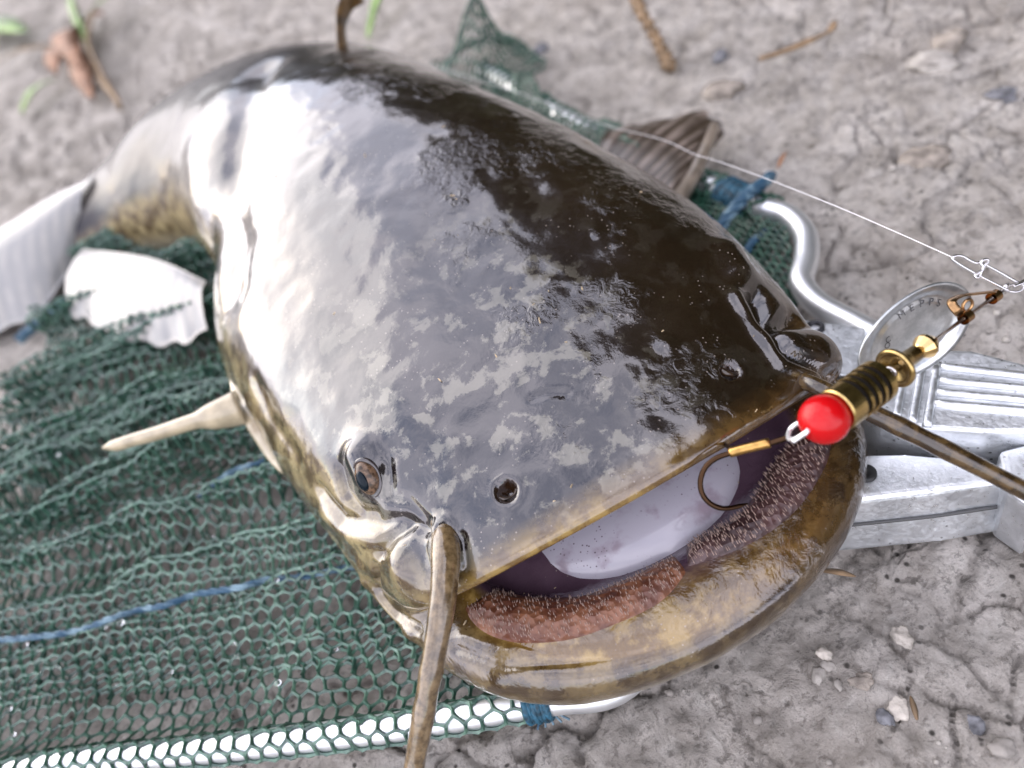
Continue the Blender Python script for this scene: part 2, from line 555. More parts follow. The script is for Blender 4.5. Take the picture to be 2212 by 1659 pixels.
VB = GRID + sgn * NN * DISP[..., None]
flat = VB.reshape(-1, 3)
body_me = mesh('body', flat, FF)
n3 = flat
inmouth = 1 - np.clip((rowid - (lip_row - 16)) / 6.0, 0, 1)
attr(body_me, 'mouth', inmouth)
attr(body_me, 'nostril', np.clip(NOST, 0, 1))
lower = (np.arange(NC)[None] >= 2*NQ) & (np.arange(NC)[None] < 4*NQ)
attr(body_me, 'lip', np.where((rowid > lip_row) & lower, np.clip(.8 - (rowid - lip_row) / 9.0, 0, 1), np.where(rowid > lip_row, np.clip(2.3 - (rowid - lip_row) / 13.0, 0, 1), np.clip(1.3 - (lip_row - rowid) / 18.0, 0, 1))))
nz = sgn * NN[..., 2]
attr(body_me, 'jaw', lower * np.clip(1.6 - (rowid - lip_row) / 40.0, 0, 1))
eye_i = int(np.argmin(np.linalg.norm(GRID.reshape(-1, 3) - hit(800, 1075), axis=1))) % NC
eye_j = int(np.argmin(np.linalg.norm(GRID.reshape(-1, 3) - hit(1625, 600), axis=1))) % NC
cols = np.arange(NC)[None]
below = np.clip((cols - eye_i) / 9.0, 0, 1) * (cols < 3*NQ) + np.clip((eye_j - cols) / 9.0, 0, 1) * (cols <= eye_j)
attr(body_me, 'flank', (below + 0*rowid) * np.clip(2.0 - np.abs(rowid - lip_row - 90) / 110.0, 0, 1))
attr(body_me, 'up', nz)
attr(body_me, 'xpos', (GRID[..., 0]))
attr(body_me, 'along', np.repeat(xs[:, None] - NIN, NC, 1))

s = NT('wet_skin')
up = s.attr('up'); mouth = s.attr('mouth'); lip = s.attr('lip'); al = s.attr('along')
xp = s.attr('xpos')
right = s.ramp(xp, -1.5, 3.5)                      # the fish's left flank is browner
mask = s.math('MULTIPLY', s.ramp(xp, 2.4, .0), s.ramp(al, 8.8, 5.6))
mot = s.ramp(s.noise(130, 8, .62, .2), .52, .59)
mot2 = s.ramp(s.noise(150, 6, .65), .42, .60)
mot3 = s.ramp(s.noise(300, 5, .65), .48, .60)
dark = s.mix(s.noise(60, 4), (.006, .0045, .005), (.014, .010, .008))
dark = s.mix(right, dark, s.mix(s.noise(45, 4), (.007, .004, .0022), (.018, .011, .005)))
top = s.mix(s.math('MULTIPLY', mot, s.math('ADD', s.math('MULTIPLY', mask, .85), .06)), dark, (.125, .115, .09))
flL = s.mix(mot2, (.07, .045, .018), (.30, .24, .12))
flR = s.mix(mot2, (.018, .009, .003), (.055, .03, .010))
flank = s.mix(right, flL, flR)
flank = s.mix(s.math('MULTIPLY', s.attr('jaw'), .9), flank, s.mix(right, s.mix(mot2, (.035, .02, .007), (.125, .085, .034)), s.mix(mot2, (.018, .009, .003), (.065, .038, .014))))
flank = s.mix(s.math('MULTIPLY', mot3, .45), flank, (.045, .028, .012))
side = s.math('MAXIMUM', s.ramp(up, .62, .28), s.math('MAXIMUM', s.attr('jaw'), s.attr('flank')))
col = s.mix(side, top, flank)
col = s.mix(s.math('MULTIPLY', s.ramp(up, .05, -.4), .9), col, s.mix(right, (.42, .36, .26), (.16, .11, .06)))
lipc = s.mix(right, s.mix(mot2, (.12, .066, .013), (.26, .17, .045)), s.mix(mot2, (.045, .022, .006), (.10, .052, .015)))
col = s.mix(lip, col, lipc)
col = s.mix(mouth, col, s.mix(s.noise(120, 3), (.03, .014, .024), (.10, .06, .085)))
col = s.mix(s.attr('nostril'), col, (.025, .011, .004))
pore = s.math('MULTIPLY', s.ramp(s.voronoi(620), .16, .08), s.ramp(s.noise(70, 2), .45, .6))
col = s.mix(s.math('MULTIPLY', pore, .5), col, (.35, .30, .26))
slime = s.math('MULTIPLY', s.noise(330, 4, .55, 1.2), s.math('MULTIPLY', s.ramp(s.noise(34, 3), .48, .60), s.ramp(xp, -2.2, .2)))
crease = s.math('MULTIPLY', s.noise(95, 5, .6, 1.5), s.attr('jaw'))
nb = s.bump(slime, .0011, .5, s.bump(s.noise(560, 4, .6), .0002, .24, s.bump(s.noise(100, 3, .5, .6), .0004, .22, s.bump(crease, .0012, .35))))
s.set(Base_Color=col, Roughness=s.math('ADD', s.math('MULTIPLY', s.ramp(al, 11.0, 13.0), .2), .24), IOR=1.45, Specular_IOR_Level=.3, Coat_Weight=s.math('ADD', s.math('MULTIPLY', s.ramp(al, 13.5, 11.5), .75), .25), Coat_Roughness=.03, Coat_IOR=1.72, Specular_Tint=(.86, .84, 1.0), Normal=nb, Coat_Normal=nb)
SKIN = s.m
fish = empty('catfish', (-1.5, 12, 0), 'large wet mottled catfish lying on a green landing net with its mouth open', 'catfish')
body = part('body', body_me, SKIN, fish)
# ---- eyes, barbels, teeth, tongue, fins
def hitn(u, v):
    for k in range(60):                       # step inwards where the outline just misses
        d = Vector(ray(u, v)).normalized()
        loc, no, i, dist = bvh.ray_cast(Vector(CAM), d)
        if loc is not None: break
        u, v = u + (1000 - u)*.015, v + (800 - v)*.015
    return A(loc), A(no) * (1 if no.dot(d) < 0 else -1)
bvh = BVHTree.FromPolygons([Vector(v) for v in flat], FF.tolist())
def dome(c, n, along, ra, rb, h, rings_=10, sides=36):
    n = n / np.linalg.norm(n)
    e1 = along - n * (along @ n); e1 /= np.linalg.norm(e1)
    e2 = np.cross(n, e1)
    V = [c + n * h]; F = []
    th = np.linspace(0, 2*np.pi, sides, endpoint=False)
    for i in range(1, rings_ + 1):
        a = i / rings_ * np.pi / 2
        V += list(c + n * h * math.cos(a) + math.sin(a) * (ra * np.cos(th)[:, None] * e1 + rb * np.sin(th)[:, None] * e2))
    for j in range(sides):
        F.append((0, 1 + j, 1 + (j+1) % sides))
    for i in range(rings_ - 1):
        for j in range(sides):
            a, b = 1 + i*sides + j, 1 + i*sides + (j+1) % sides
            F.append((a, a + sides, b + sides, b))
    return A(V), F
EYE = NT('eye_iris')
ei = EYE.noise(900, 5)
EYE.set(Base_Color=EYE.mix(EYE.ramp(ei, .35, .65), (.03, .018, .010), (.15, .09, .055)), Roughness=.2, Specular_IOR_Level=.4)
CORN = simple('dark_cornea', (.02, .022, .04), .08, coat=1.0, noise=300, var=.5)
PUP = simple('eye_pupil', (.004, .009, .014), .15, spec=.15)
LID = simple('eyelid_skin', (.03, .024, .024), .22, coat=.8, noise=200, var=.6)
for (u, v), (du, dv), k in (((786, 1038), (18, 34), 1.0), ((1610, 575), (28, 40), .7)):
    p, n = hitn(u, v)
    q, _ = hitn(u + du, v + dv)
    al = q - p
    look = n * .72 + (A([-1, -.1, -.05]) if k == 1 else A([1., .1, .1])) * .45 + (CAM - p) / np.linalg.norm(CAM - p) * .12
    look /= np.linalg.norm(look)
    base = p - look * (.20 if k == 1 else .30)
    e = part('eye', mesh('eye', *dome(base, look, al, .48*k, .33*k, .30*k)), EYE.m if k == 1 else CORN, fish)
    pc = base + look * .222 * k
    part('pupil', mesh('pupil', *dome(pc + look*.03, look, al, .26*k, .16*k, .10*k)), PUP, e)
    th = np.linspace(0, 2*np.pi, 61)
    e1 = al - look * (al @ look); e1 /= np.linalg.norm(e1); e2 = np.cross(look, e1)
    rim = base + look*(.03 + .05*np.sin(th*2 + 1))[:, None] + .49*k*np.cos(th)[:, None]*e1 + .34*k*np.sin(th)[:, None]*e2
    if k == 1: part('eyelid', mesh('eyelid', *tube(rim, .055*k*(1 + .25*np.sin(th*3)), 10, cap=False)), LID, e)

NOSM = simple('nostril_skin', (.030, .016, .007), .3, coat=.6, noise=500, var=.6)
for (u, v), r in (((1093, 1060), .26), ((1577, 800), .22)):
    p, n = hitn(u + 26, v - 18)
    q = hit(u, v); n = n/np.linalg.norm(n)
    e1 = np.cross(n, A([0, 1., 0])); e1 /= np.linalg.norm(e1); e2 = np.cross(n, e1)
    th = np.linspace(0, 2*np.pi, 40)
    rim = q + n*(.03 + .05*np.sin(th + .6))[:, None] + r*(np.cos(th)[:, None]*e1 + .85*np.sin(th)[:, None]*e2)
    o = part('nostril', mesh('nostril', *tube(rim, .055*(1 + .5*np.sin(th*2 + 1)), 9, cap=False)), NOSM, fish)
    part('flap', mesh('flap', *dome(q - n*.22 + e1*.05, n, e1, r*.6, r*.5, .17)), NOSM, o)

B_ = NT('barbel_skin')
bm1 = B_.ramp(B_.noise(330, 6, .7), .35, .65)
B_.set(Base_Color=B_.mix(bm1, (.06, .036, .013), (.19, .13, .065)), Roughness=.2, Coat_Weight=1.0, Coat_Roughness=.05, IOR=1.5, Normal=B_.bump(B_.noise(700, 3), .0003, .4))
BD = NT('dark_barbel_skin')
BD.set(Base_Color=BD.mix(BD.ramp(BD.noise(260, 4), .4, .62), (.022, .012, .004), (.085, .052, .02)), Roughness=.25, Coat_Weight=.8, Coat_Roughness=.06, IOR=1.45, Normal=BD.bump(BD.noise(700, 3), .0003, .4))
def barbel(pts, radii, mat, name='barbel'):
    P = catmull([atd(u, v, t) for u, v, t in pts], 70)
    r = np.interp(np.linspace(0, 1, 70), np.linspace(0, 1, len(radii)), radii)
    r = r * (1 + .05 * vnoise(np.stack([np.linspace(0, 18, 70)] + [np.zeros(70)] * 2, -1), 77))
    return part(name, mesh(name, *tube(P, r, 20)), mat, fish)
pL, _ = hitn(962, 1178)
tL = -((pL - CAM) @ ROT)[2]
pR, _ = hitn(1668, 772)
tR = -((pR - CAM) @ ROT)[2]
BARB_L = barbel([(950, 1120, tL + .9), (962, 1175, tL + .12), (960, 1260, tL - .45), (950, 1340, tL - .7), (935, 1430, tL - .8), (917, 1530, tL - .7), (896, 1650, tL - .4), (880, 1760, tL - .2), (872, 1830, tL)],
       [.24, .34, .32, .285, .26, .25, .24, .22, .12], B_.m)
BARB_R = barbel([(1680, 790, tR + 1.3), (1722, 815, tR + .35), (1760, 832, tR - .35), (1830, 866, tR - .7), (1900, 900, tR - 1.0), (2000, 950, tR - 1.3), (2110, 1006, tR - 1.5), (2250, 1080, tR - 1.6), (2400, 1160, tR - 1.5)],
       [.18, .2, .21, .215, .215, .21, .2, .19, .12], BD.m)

# tooth pads inside the lower lip
PAD = NT('tooth_pad_flesh')
PAD.set(Base_Color=PAD.mix(PAD.ramp(PAD.noise(160, 4), .35, .65), (.09, .026, .012), (.19, .075, .036)), Roughness=.45, Coat_Weight=.15, Normal=PAD.bump(PAD.voronoi(520), .0010, .8))
TOOTH = simple('tooth_enamel', (.27, .18, .14), .3, coat=.4)
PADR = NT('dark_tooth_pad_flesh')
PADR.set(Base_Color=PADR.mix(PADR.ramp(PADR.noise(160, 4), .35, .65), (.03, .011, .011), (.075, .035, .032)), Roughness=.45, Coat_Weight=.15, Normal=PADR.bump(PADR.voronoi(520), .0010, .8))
def rows_px(pts, n):
    P = A(pts, float)
    return catmull(P, n)
def pad(outer_px, inner_px, h, nteeth, tl, pmat):
    n, k = 60, 14
    O_ = rows_px(outer_px, n); I_ = rows_px(inner_px, n)
    V = np.zeros((n, k, 3)); Nn = np.zeros((n, k, 3))
    for i in range(n):
        for j in range(k):
            q = O_[i] + (I_[i] - O_[i]) * j / (k - 1)
            V[i, j], Nn[i, j] = hitn(*q)
    for _ in range(6):
        Vp = V.copy(); Np = Nn.copy()
        V[1:-1] = .5*Vp[1:-1] + .25*(Vp[:-2] + Vp[2:]); Nn[1:-1] = .5*Np[1:-1] + .25*(Np[:-2] + Np[2:])
        Vp = V.copy()
        V[:, 1:-1] = .5*Vp[:, 1:-1] + .25*(Vp[:, :-2] + Vp[:, 2:])
    Nn /= np.linalg.norm(Nn, axis=2, keepdims=True)
    Nn = Nn * .6 + A([0, -.1, .8]) * .4
    u = np.linspace(0, 1, n)[:, None]; w = np.linspace(0, 1, k)[None]
    prof = np.clip(4 * w * (1 - w), 0, 1) ** .5 * np.clip(np.minimum(u, 1 - u) * 12, 0, 1) ** .5
    V = V + Nn * ((h + .03) * prof - .03)[..., None]
    i = np.arange(n * k).reshape(n, k)
    F = np.stack([i[:-1, :-1], i[:-1, 1:], i[1:, 1:], i[1:, :-1]], -1).reshape(-1, 4)
    me = mesh('tooth_pad', V.reshape(-1, 3), F)
    o = part('tooth_pad', me, pmat, fish)
    parts = []
    mid = V.mean((0, 1))
    for _ in range(nteeth):
        a, b = RNG.uniform(.02, .98) * (n - 1), RNG.uniform(.06, .97) * (k - 1)
        i0, j0 = int(a), int(b)
        c = V[i0, j0] + (V[min(i0+1, n-1), j0] - V[i0, j0]) * (a - i0) + (V[i0, min(j0+1, k-1)] - V[i0, j0]) * (b - j0)
        d = Nn[i0, j0] * .8 + A([0, .75, .25]) + RNG.normal(0, .12, 3) - A([c[0], 0, 0]) * .08
        d /= np.linalg.norm(d)
        L = tl * RNG.uniform(.6, 1.25)
        s1 = np.cross(d, A([1., 0, 0])); s1 /= np.linalg.norm(s1); s2 = np.cross(d, s1)
        r = .011 * RNG.uniform(.8, 1.3)
        vv = [c - d*.02 + r*(math.cos(t)*s1 + math.sin(t)*s2) for t in (0, 1.57, 3.14, 4.71)] + [c + d*L*.6 + r*.55*(math.cos(t)*s1 + math.sin(t)*s2) + A([0, .01, 0]) for t in (0, 1.57, 3.14, 4.71)] + [c + d*L + A([0, .03, 0])]
        ff = [(0, 1, 5, 4), (1, 2, 6, 5), (2, 3, 7, 6), (3, 0, 4, 7), (4, 5, 8), (5, 6, 8), (6, 7, 8), (7, 4, 8)]
        parts.append((A(vv), ff))
    tag(part('teeth', mesh('teeth', *join(parts)), TOOTH, o), kind='stuff')
pad([(1003, 1312), (1015, 1340), (1050, 1370), (1120, 1390), (1225, 1385), (1340, 1345), (1430, 1300), (1486, 1235)],
    [(1072, 1272), (1100, 1280), (1140, 1288), (1200, 1290), (1265, 1286), (1340, 1258), (1410, 1225), (1458, 1198)], .24, 600, .065, PAD.m)
pad([(1484, 1226), (1548, 1206), (1620, 1176), (1702, 1122), (1757, 1058), (1792, 988), (1800, 925)],
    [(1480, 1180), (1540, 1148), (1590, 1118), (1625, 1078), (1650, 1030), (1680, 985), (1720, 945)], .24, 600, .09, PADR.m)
# tongue
TON = NT('tongue_flesh')
tn = TON.ramp(TON.noise(140, 4), .5, .7)
tsp = TON.ramp(TON.voronoi(900), .25, .12)
TON.set(Base_Color=TON.mix(TON.math('MULTIPLY', tsp, TON.ramp(TON.noise(90, 2), .5, .65)), TON.mix(tn, (.38, .36, .41), (.26, .215, .255)), (.09, .06, .08)), Roughness=.28, Coat_Weight=.6)
tv, tf = [], []
nu, nv_ = 40, 16
for i in range(nv_ + 1):
    a = i / nv_ * np.pi / 2
    for j in range(nu):
        th = 2*np.pi*j/nu
        r = math.sin(a) ** .8
        tv.append((.05 + 3.2*r*math.cos(th), 3.75 + (2.5 if math.sin(th) < 0 else 3.5)*r*math.sin(th), 2.05 + .75*math.cos(a)))
for i in range(nv_):
    for j in range(nu):
        tf.append((i*nu+j, (i+1)*nu+j, (i+1)*nu+(j+1) % nu, i*nu+(j+1) % nu))
part('tongue', mesh('tongue', A(tv), tf), TON.m, fish)

# fins: a thick fan between a base curve and a tip curve, ridged by its rays
def fan(name, base, tip, rays, mat, thick=.07, ridge=.05, ragged=.12, sag=0.0, seed=1):
    n, k = rays * 8, 22
    Bc = catmull(base, n); Tc = catmull(tip, n)
    u = np.linspace(0, 1, n)
    rr = 1 + ragged * vnoise(np.stack([u * rays * .9, u*0 + seed, u*0], -1), seed)
    w = np.linspace(0, 1, k)
    V = Bc[:, None] + (Tc - Bc)[:, None] * (w[None, :, None] * (1 + (rr[:, None, None] - 1) * w[None, :, None]))
    V[..., 2] += sag * np.sin(np.pi * w)[None]
    nrm = np.cross(np.gradient(V, axis=0), np.gradient(V, axis=1))
    nrm /= np.linalg.norm(nrm, axis=2, keepdims=True) + 1e-9
    if nrm[..., 2].mean() < 0: nrm = -nrm
    ph_ = 2*np.pi*rays*u + 2.2*vnoise(np.stack([u*rays*.5, u*0 + 3.3, u*0], -1), seed + 4)
    rg = ridge * (np.cos(ph_) * (.6 + .4*vnoise(np.stack([u*rays*.7, u*0, u*0], -1), seed)))[:, None] * (1 - .4*w)[None] + .10 * fbm(V * .45, 2, seed) * w[None]
    th = thick * (1 - .75 * w)[None, :] + 0*u[:, None]
    top = V + nrm * (rg + th/2)[..., None]; bot = V + nrm * (rg - th/2)[..., None]
    allv = np.concatenate([top.reshape(-1, 3), bot.reshape(-1, 3)])
    i = np.arange(n*k).reshape(n, k)
    F = np.stack([i[:-1, :-1], i[1:, :-1], i[1:, 1:], i[:-1, 1:]], -1).reshape(-1, 4)
    F2 = F[:, ::-1] + n*k
    edge = list(i[:, 0]) + list(i[-1, 1:]) + list(i[::-1, -1][1:]) + list(i[0, ::-1][1:-1])
    E_ = [(edge[a], edge[(a+1) % len(edge)], edge[(a+1) % len(edge)] + n*k, edge[a] + n*k) for a in range(len(edge))]
    me = mesh(name, allv, F.tolist() + F2.tolist() + E_)
    attr(me, 'ray', np.tile(np.repeat((np.cos(ph_)*.5+.5)[:, None], k, 1).ravel(), 2))
    return part(name, me, mat, fish)
def finmat(name, a, b, tr=0.0):
    m = NT(name)
    f = m.math('MULTIPLY', m.attr('ray'), m.ramp(m.noise(80, 4), .25, .7))
    m.set(Base_Color=m.mix(f, a, b), Roughness=.35, Coat_Weight=.35, Coat_Roughness=.12, IOR=1.45)
    return m.m
FIN_P = finmat('pale_fin', (.22, .217, .215), (.31, .295, .275))
FIN_D = finmat('brown_fin', (.03, .02, .012), (.20, .16, .135))
FIN_B = finmat('dark_dorsal_fin', (.03, .018, .008), (.14, .08, .03))
fan('pelvic_fin', [onz(178, 540, 2.8), onz(270, 548, 3.0), onz(350, 565, 3.1), onz(445, 610, 3.0)], [onz(140, 668, 2.3), onz(215, 712, 2.2), onz(300, 738, 2.2), onz(390, 742, 2.3), onz(450, 715, 2.6)], 13, FIN_P, ridge=.0, ragged=.06, sag=.4, seed=3)
fan('anal_fin', [onz(215, 380, 4.2), onz(110, 425, 4.0), onz(0, 492, 3.6), onz(-160, 560, 3.2), onz(-320, 600, 3)], [onz(188, 545, 1.6), onz(95, 660, .9), onz(0, 715, .6), onz(-160, 760, .6), onz(-320, 780, .6)], 17, FIN_P, ridge=.0, ragged=.05, sag=.9, seed=5)
fan('pectoral_fin', [onz(1290, 330, 1.4), onz(1340, 375, 1.4), onz(1400, 420, 1.3), onz(1440, 445, 1.2)], [onz(1330, 272, 1.2), onz(1450, 255, 1.4), onz(1560, 262, 1.5), onz(1490, 400, .9)], 10, FIN_D, ridge=.05, ragged=.1, sag=.3, seed=7)
SP = simple('fin_spine_skin', (.16, .13, .10), .3, coat=.6, noise=200, var=.3)
part('fin_spine', mesh('fin_spine', *tube(catmull([onz(1455, 445, 1.1), onz(1495, 385, 1.3), onz(1525, 320, 1.6), onz(1545, 270, 1.8)], 24), np.linspace(.32, .2, 24), 12)), SP, fish)
# viewer-left pectoral fin, seen edge on
PSP = simple('pale_fin_spine', (.36, .30, .20), .3, coat=.6, noise=150, var=.25)
pp = catmull([atd(520, 880, 24.0), atd(470, 897, 23.9), atd(420, 910, 24.0), atd(350, 933, 24.3), atd(290, 950, 24.6), atd(250, 962, 24.8), atd(222, 968, 25.0)], 40)
o = part('pectoral_fin', mesh('pectoral_fin', *tube(pp, np.interp(np.linspace(0, 1, 40), [0, .2, .3, .75, .88, 1], [.62, .46, .28, .23, .21, .05]), 16, flat=(1.0, .8))), PSP, fish)
# gill membrane edge
GM = NT('gill_membrane_skin')
GM.set(Base_Color=GM.mix(GM.ramp(GM.noise(90, 4), .3, .55), (.20, .14, .06), (.42, .36, .25)), Roughness=.2, Coat_Weight=1.0, Coat_Roughness=.05)
gp = []
for u, v in ((490, 800), (490, 825), (493, 850), (502, 885), (530, 930), (578, 990), (622, 1038)):
    q, n = hitn(u, v); gp.append(q - n/np.linalg.norm(n)*.12)
gp = catmull(gp, 60)
part('gill_membrane', mesh('gill_membrane', *tube(gp, np.interp(np.linspace(0, 1, 60), [0, .3, .6, .9, 1], [.05, .34, .42, .22, .05]), 14, flat=(1, .8))), GM.m, fish)
# dorsal fin
DF = simple('dorsal_fin_skin', (.075, .042, .014), .35, coat=.4, noise=160, var=.7)
db = [hitn(u, v)[0] for u, v in ((716, 96), (728, 90), (742, 88), (758, 92))]
tdd = [-((q - CAM) @ ROT)[2] for q in db]
dpath = catmull([db[1] - A([0, 0, .4]), atd(736, 62, tdd[1] + .1), atd(738, 34, tdd[1] + .2), atd(750, 8, tdd[1] + .3), atd(772, -4, tdd[1] + .3), atd(786, 6, tdd[1] + .2)], 40)
part('dorsal_fin', mesh('dorsal_fin', *tube(dpath, np.interp(np.linspace(0, 1, 40), [0, .25, .6, .85, 1], [.42, .30, .40, .34, .06]), 14, flat=(1.0, .35))), DF, fish)

# grit and bits of straw stuck to the slime
spk = []
for _ in range(46):
    u, v = RNG.uniform(560, 1720), RNG.uniform(260, 1420)
    q = hit(u, v)
    if q is None: continue
    r = RNG.uniform(.012, .032)
    a = RNG.uniform(0, 6.28)
    d = A([math.cos(a), math.sin(a), .2])*r*RNG.uniform(1, 3.2)
    w = A([-math.sin(a), math.cos(a), 0])*r*.7
    z = A([0, 0, r*.8])
    spk.append((A([q-d-w, q+d-w*.6, q+d+w*.6, q-d+w, q-d*.8-w*.6+z, q+d*.7+z, q+d*.6+w*.5+z, q-d*.8+w*.5+z]), [(3, 2, 1, 0), (4, 5, 6, 7), (0, 1, 5, 4), (1, 2, 6, 5), (2, 3, 7, 6), (3, 0, 4, 7)]))
tag(part('stuck_grit', mesh('stuck_grit', *join(spk), smooth=False), simple('straw_grit', (.34, .26, .16), .7, noise=300, var=.5), fish), kind='stuff')

# ------------------------------------------------------------------ landing net
ALU = NT('brushed_aluminium')
an = ALU.noise(60, 4); an2 = ALU.noise(900, 5, .7)
ALU.set(Base_Color=ALU.mix(ALU.ramp(an, .3, .7), (.78, .80, .82), (.90, .91, .92)), Metallic=.9, Roughness=.40, Normal=ALU.bump(an2, .0001, .3))
CAST = NT('cast_aluminium')
cn = CAST.noise(110, 5); cn2 = CAST.noise(700, 5, .7)
pit = CAST.ramp(CAST.voronoi(420), .20, .08)
CAST.set(Base_Color=CAST.mix(CAST.math('MULTIPLY', pit, CAST.ramp(cn, .5, .6)), CAST.mix(CAST.ramp(cn, .3, .7), (.62, .64, .66), (.84, .86, .88)), (.25, .25, .25)), Metallic=.9, Roughness=CAST.ramp(cn2, -.3, 1.6), Normal=CAST.bump(cn, .0009, .5, CAST.bump(cn2, .0003, .5)))
NETM = NT('green_netting')
NETM.set(Base_Color=NETM.mix(NETM.ramp(NETM.noise(40, 5), .3, .7), NETM.mix(NETM.ramp(NETM.noise(300, 3), .35, .65), (.007, .036, .025), (.032, .11, .07)), NETM.mix(NETM.ramp(NETM.noise(300, 3), .35, .65), (.022, .07, .05), (.10, .18, .13))), Roughness=.35, Coat_Weight=.5, Coat_Roughness=.15)
BLUEN = NT('blue_cord')
BLUEN.set(Base_Color=BLUEN.mix(BLUEN.ramp(BLUEN.noise(170, 5), .42, .66), (.014, .06, .11), (.16, .25, .30)), Roughness=.6, Normal=BLUEN.bump(BLUEN.noise(900, 4), .0005, .6))
BLUE = BLUEN.m
NETD = NT('dark_green_netting')
NETD.set(Base_Color=NETD.mix(NETD.ramp(NETD.noise(300, 3), .35, .65), (.005, .03, .02), (.03, .095, .06)), Roughness=.45, Coat_Weight=.15)
net = empty('landing_net', (-8, 4, 0), 'green mesh landing net with aluminium tube frame spread under the catfish', 'landing net')
TUBE_F = catmull([onz(-150, 1700, .6), onz(130, 1650, .6), onz(400, 1625, .6), onz(700, 1592, .6), onz(930, 1560, .6), onz(1190, 1512, .6), onz(1330, 1488, .6), (-.6, .5, .6), (2.2, 1.2, .6), (5., 1.9, .7)], 160)
part('frame_tube', mesh('frame_tube', *tube(TUBE_F, .37, 24)), ALU.m, net)
TUBE_B = catmull([onz(1040, 150, .6), onz(1080, 170, .6), onz(1190, 238, .6), onz(1300, 300, .6), onz(1400, 345, .6), onz(1530, 400, .7), onz(1640, 448, .8), onz(1700, 466, .8), onz(1738, 505, .8), onz(1742, 560, .8), onz(1732, 610, .8), onz(1765, 655, .8), onz(1850, 703, .9), onz(1900, 730, 1.)], 200)
part('frame_tube', mesh('frame_tube', *tube(TUBE_B, .40, 24)), ALU.m, net)

def hub_px(x, y):
    return (3200 + x/1.383)*.5422, (1100 + y/1.383)*.5422
def prism(top, bot, bev=.12):
    """solid between two polygons with the same count, rounded edges"""
    bm = bmesh.new()
    a = [bm.verts.new(Vector(p)) for p in top]; b = [bm.verts.new(Vector(p)) for p in bot]
    n = len(a)
    bm.faces.new(a); bm.faces.new(b[::-1])
    for i in range(n):
        bm.faces.new((a[(i+1) % n], a[i], b[i], b[(i+1) % n]))
    bmesh.ops.recalc_face_normals(bm, faces=bm.faces)
    bmesh.ops.bevel(bm, geom=list(bm.edges), offset=bev, segments=3, profile=.6, affect='EDGES')
    bmesh.ops.triangulate(bm, faces=[f for f in bm.faces if len(f.verts) > 4])
    bm.verts.ensure_lookup_table(); bm.verts.index_update()
    V = A([v.co[:] for v in bm.verts]); F = [tuple(v.index for v in f.verts) for f in bm.faces]
    bm.free()
    return V, F
def zpoly(px, z):
    return [onz(*hub_px(x, y), z) for x, y in px]
hub_low = [(40, 985), (560, 975), (1045, 1015), (1075, 1140), (700, 1185), (280, 1235), (40, 1265)]
top = zpoly(hub_low, 1.55)
bot = [(p[0], p[1], -.2) for p in top]
front = [onz(*hub_px(x, y), -.15) for x, y in ((1215, 1390), (760, 1470), (140, 1530), (0, 1545))]
bot[3], bot[4], bot[5], bot[6] = [tuple(q) for q in front]
hub = part('hinge_block', mesh('hinge_block', *prism(top, bot, .14), smooth=False), CAST.m, net)
# crease plate along the front
cr = [(A(bot[i]) * .45 + top[i] * .55) for i in (6, 5, 4, 3)]
part('seam', mesh('seam', *tube(catmull(A(cr) + A([0, -.03, 0]), 40), .045, 8)), simple('dark_seam', (.06, .06, .06), .6), hub)
lug = zpoly([(1080, 960), (1300, 900), (1300, 1300), (1120, 1180)], 1.9)
part('hinge_lug', mesh('hinge_lug', *prism(lug, [(p[0], p[1], -.2) for p in lug], .15), smooth=False), CAST.m, net)
lev_px = [(300, 500), (480, 425), (700, 400), (930, 405), (1300, 500), (1300, 860), (1000, 860), (690, 840), (420, 790), (320, 740)]
ltop = zpoly(lev_px, 2.35)
lev = part('locking_lever', mesh('locking_lever', *prism(ltop, [(p[0]*.985 + .1, p[1] + .05, .5) for p in ltop], .12), smooth=False), CAST.m, net)
for (a, b) in (((760, 500), (1290, 560)), ((750, 575), (1290, 625)), ((735, 640), (1290, 690)), ((720, 700), (1290, 750))):
    P = [onz(*hub_px(*a), 2.36), onz(*hub_px(*b), 2.36)]
    part('rib', mesh('rib', *tube(catmull(A(P), 12), .10, 10, flat=(1.0, 1.3))), CAST.m, lev)
for (a, b) in (((560, 520), (510, 780)), ((650, 520), (600, 810)), ((735, 500), (680, 830))):
    P = [onz(*hub_px(*a), 2.36), onz(*hub_px(*b), 2.36)]
    part('rib', mesh('rib', *tube(catmull(A(P), 12), .085, 10, flat=(1.0, 1.3))), CAST.m, lev)
pl = zpoly([(-120, 250), (20, 238), (200, 262), (350, 285), (330, 470), (250, 560), (60, 520), (-120, 420)], 1.3)
part('end_plate', mesh('end_plate', *prism(pl, [(p[0], p[1], .1) for p in pl], .08), smooth=False), CAST.m, net)
c0 = onz(*hub_px(65, 285), 1.32)
part('rivet', mesh('rivet', *lathe([-.1, .06, .1, .06, -.1], [.27, .27, .2, .13, .13], c0, (0, 0, 1), 24)), simple('dark_rivet', (.05, .05, .055), .4, .8), net)
c1 = onz(*hub_px(345, 1090), 1.56)
part('rivet', mesh('rivet', *lathe([-.1, .06, .1, .06], [.25, .25, .2, .1], c1, (0, 0, 1), 24)), simple('dark_rivet_hole', (.03, .03, .03), .5, .5), net)
base = zpoly([(560, 860), (1050, 880), (1060, 1010), (560, 985)], .9)
part('hinge_base', mesh('hinge_base', *prism(base, [(p[0], p[1], -.1) for p in base], .05), smooth=False), simple('shadowed_steel', (.22, .22, .23), .5, .9), net)

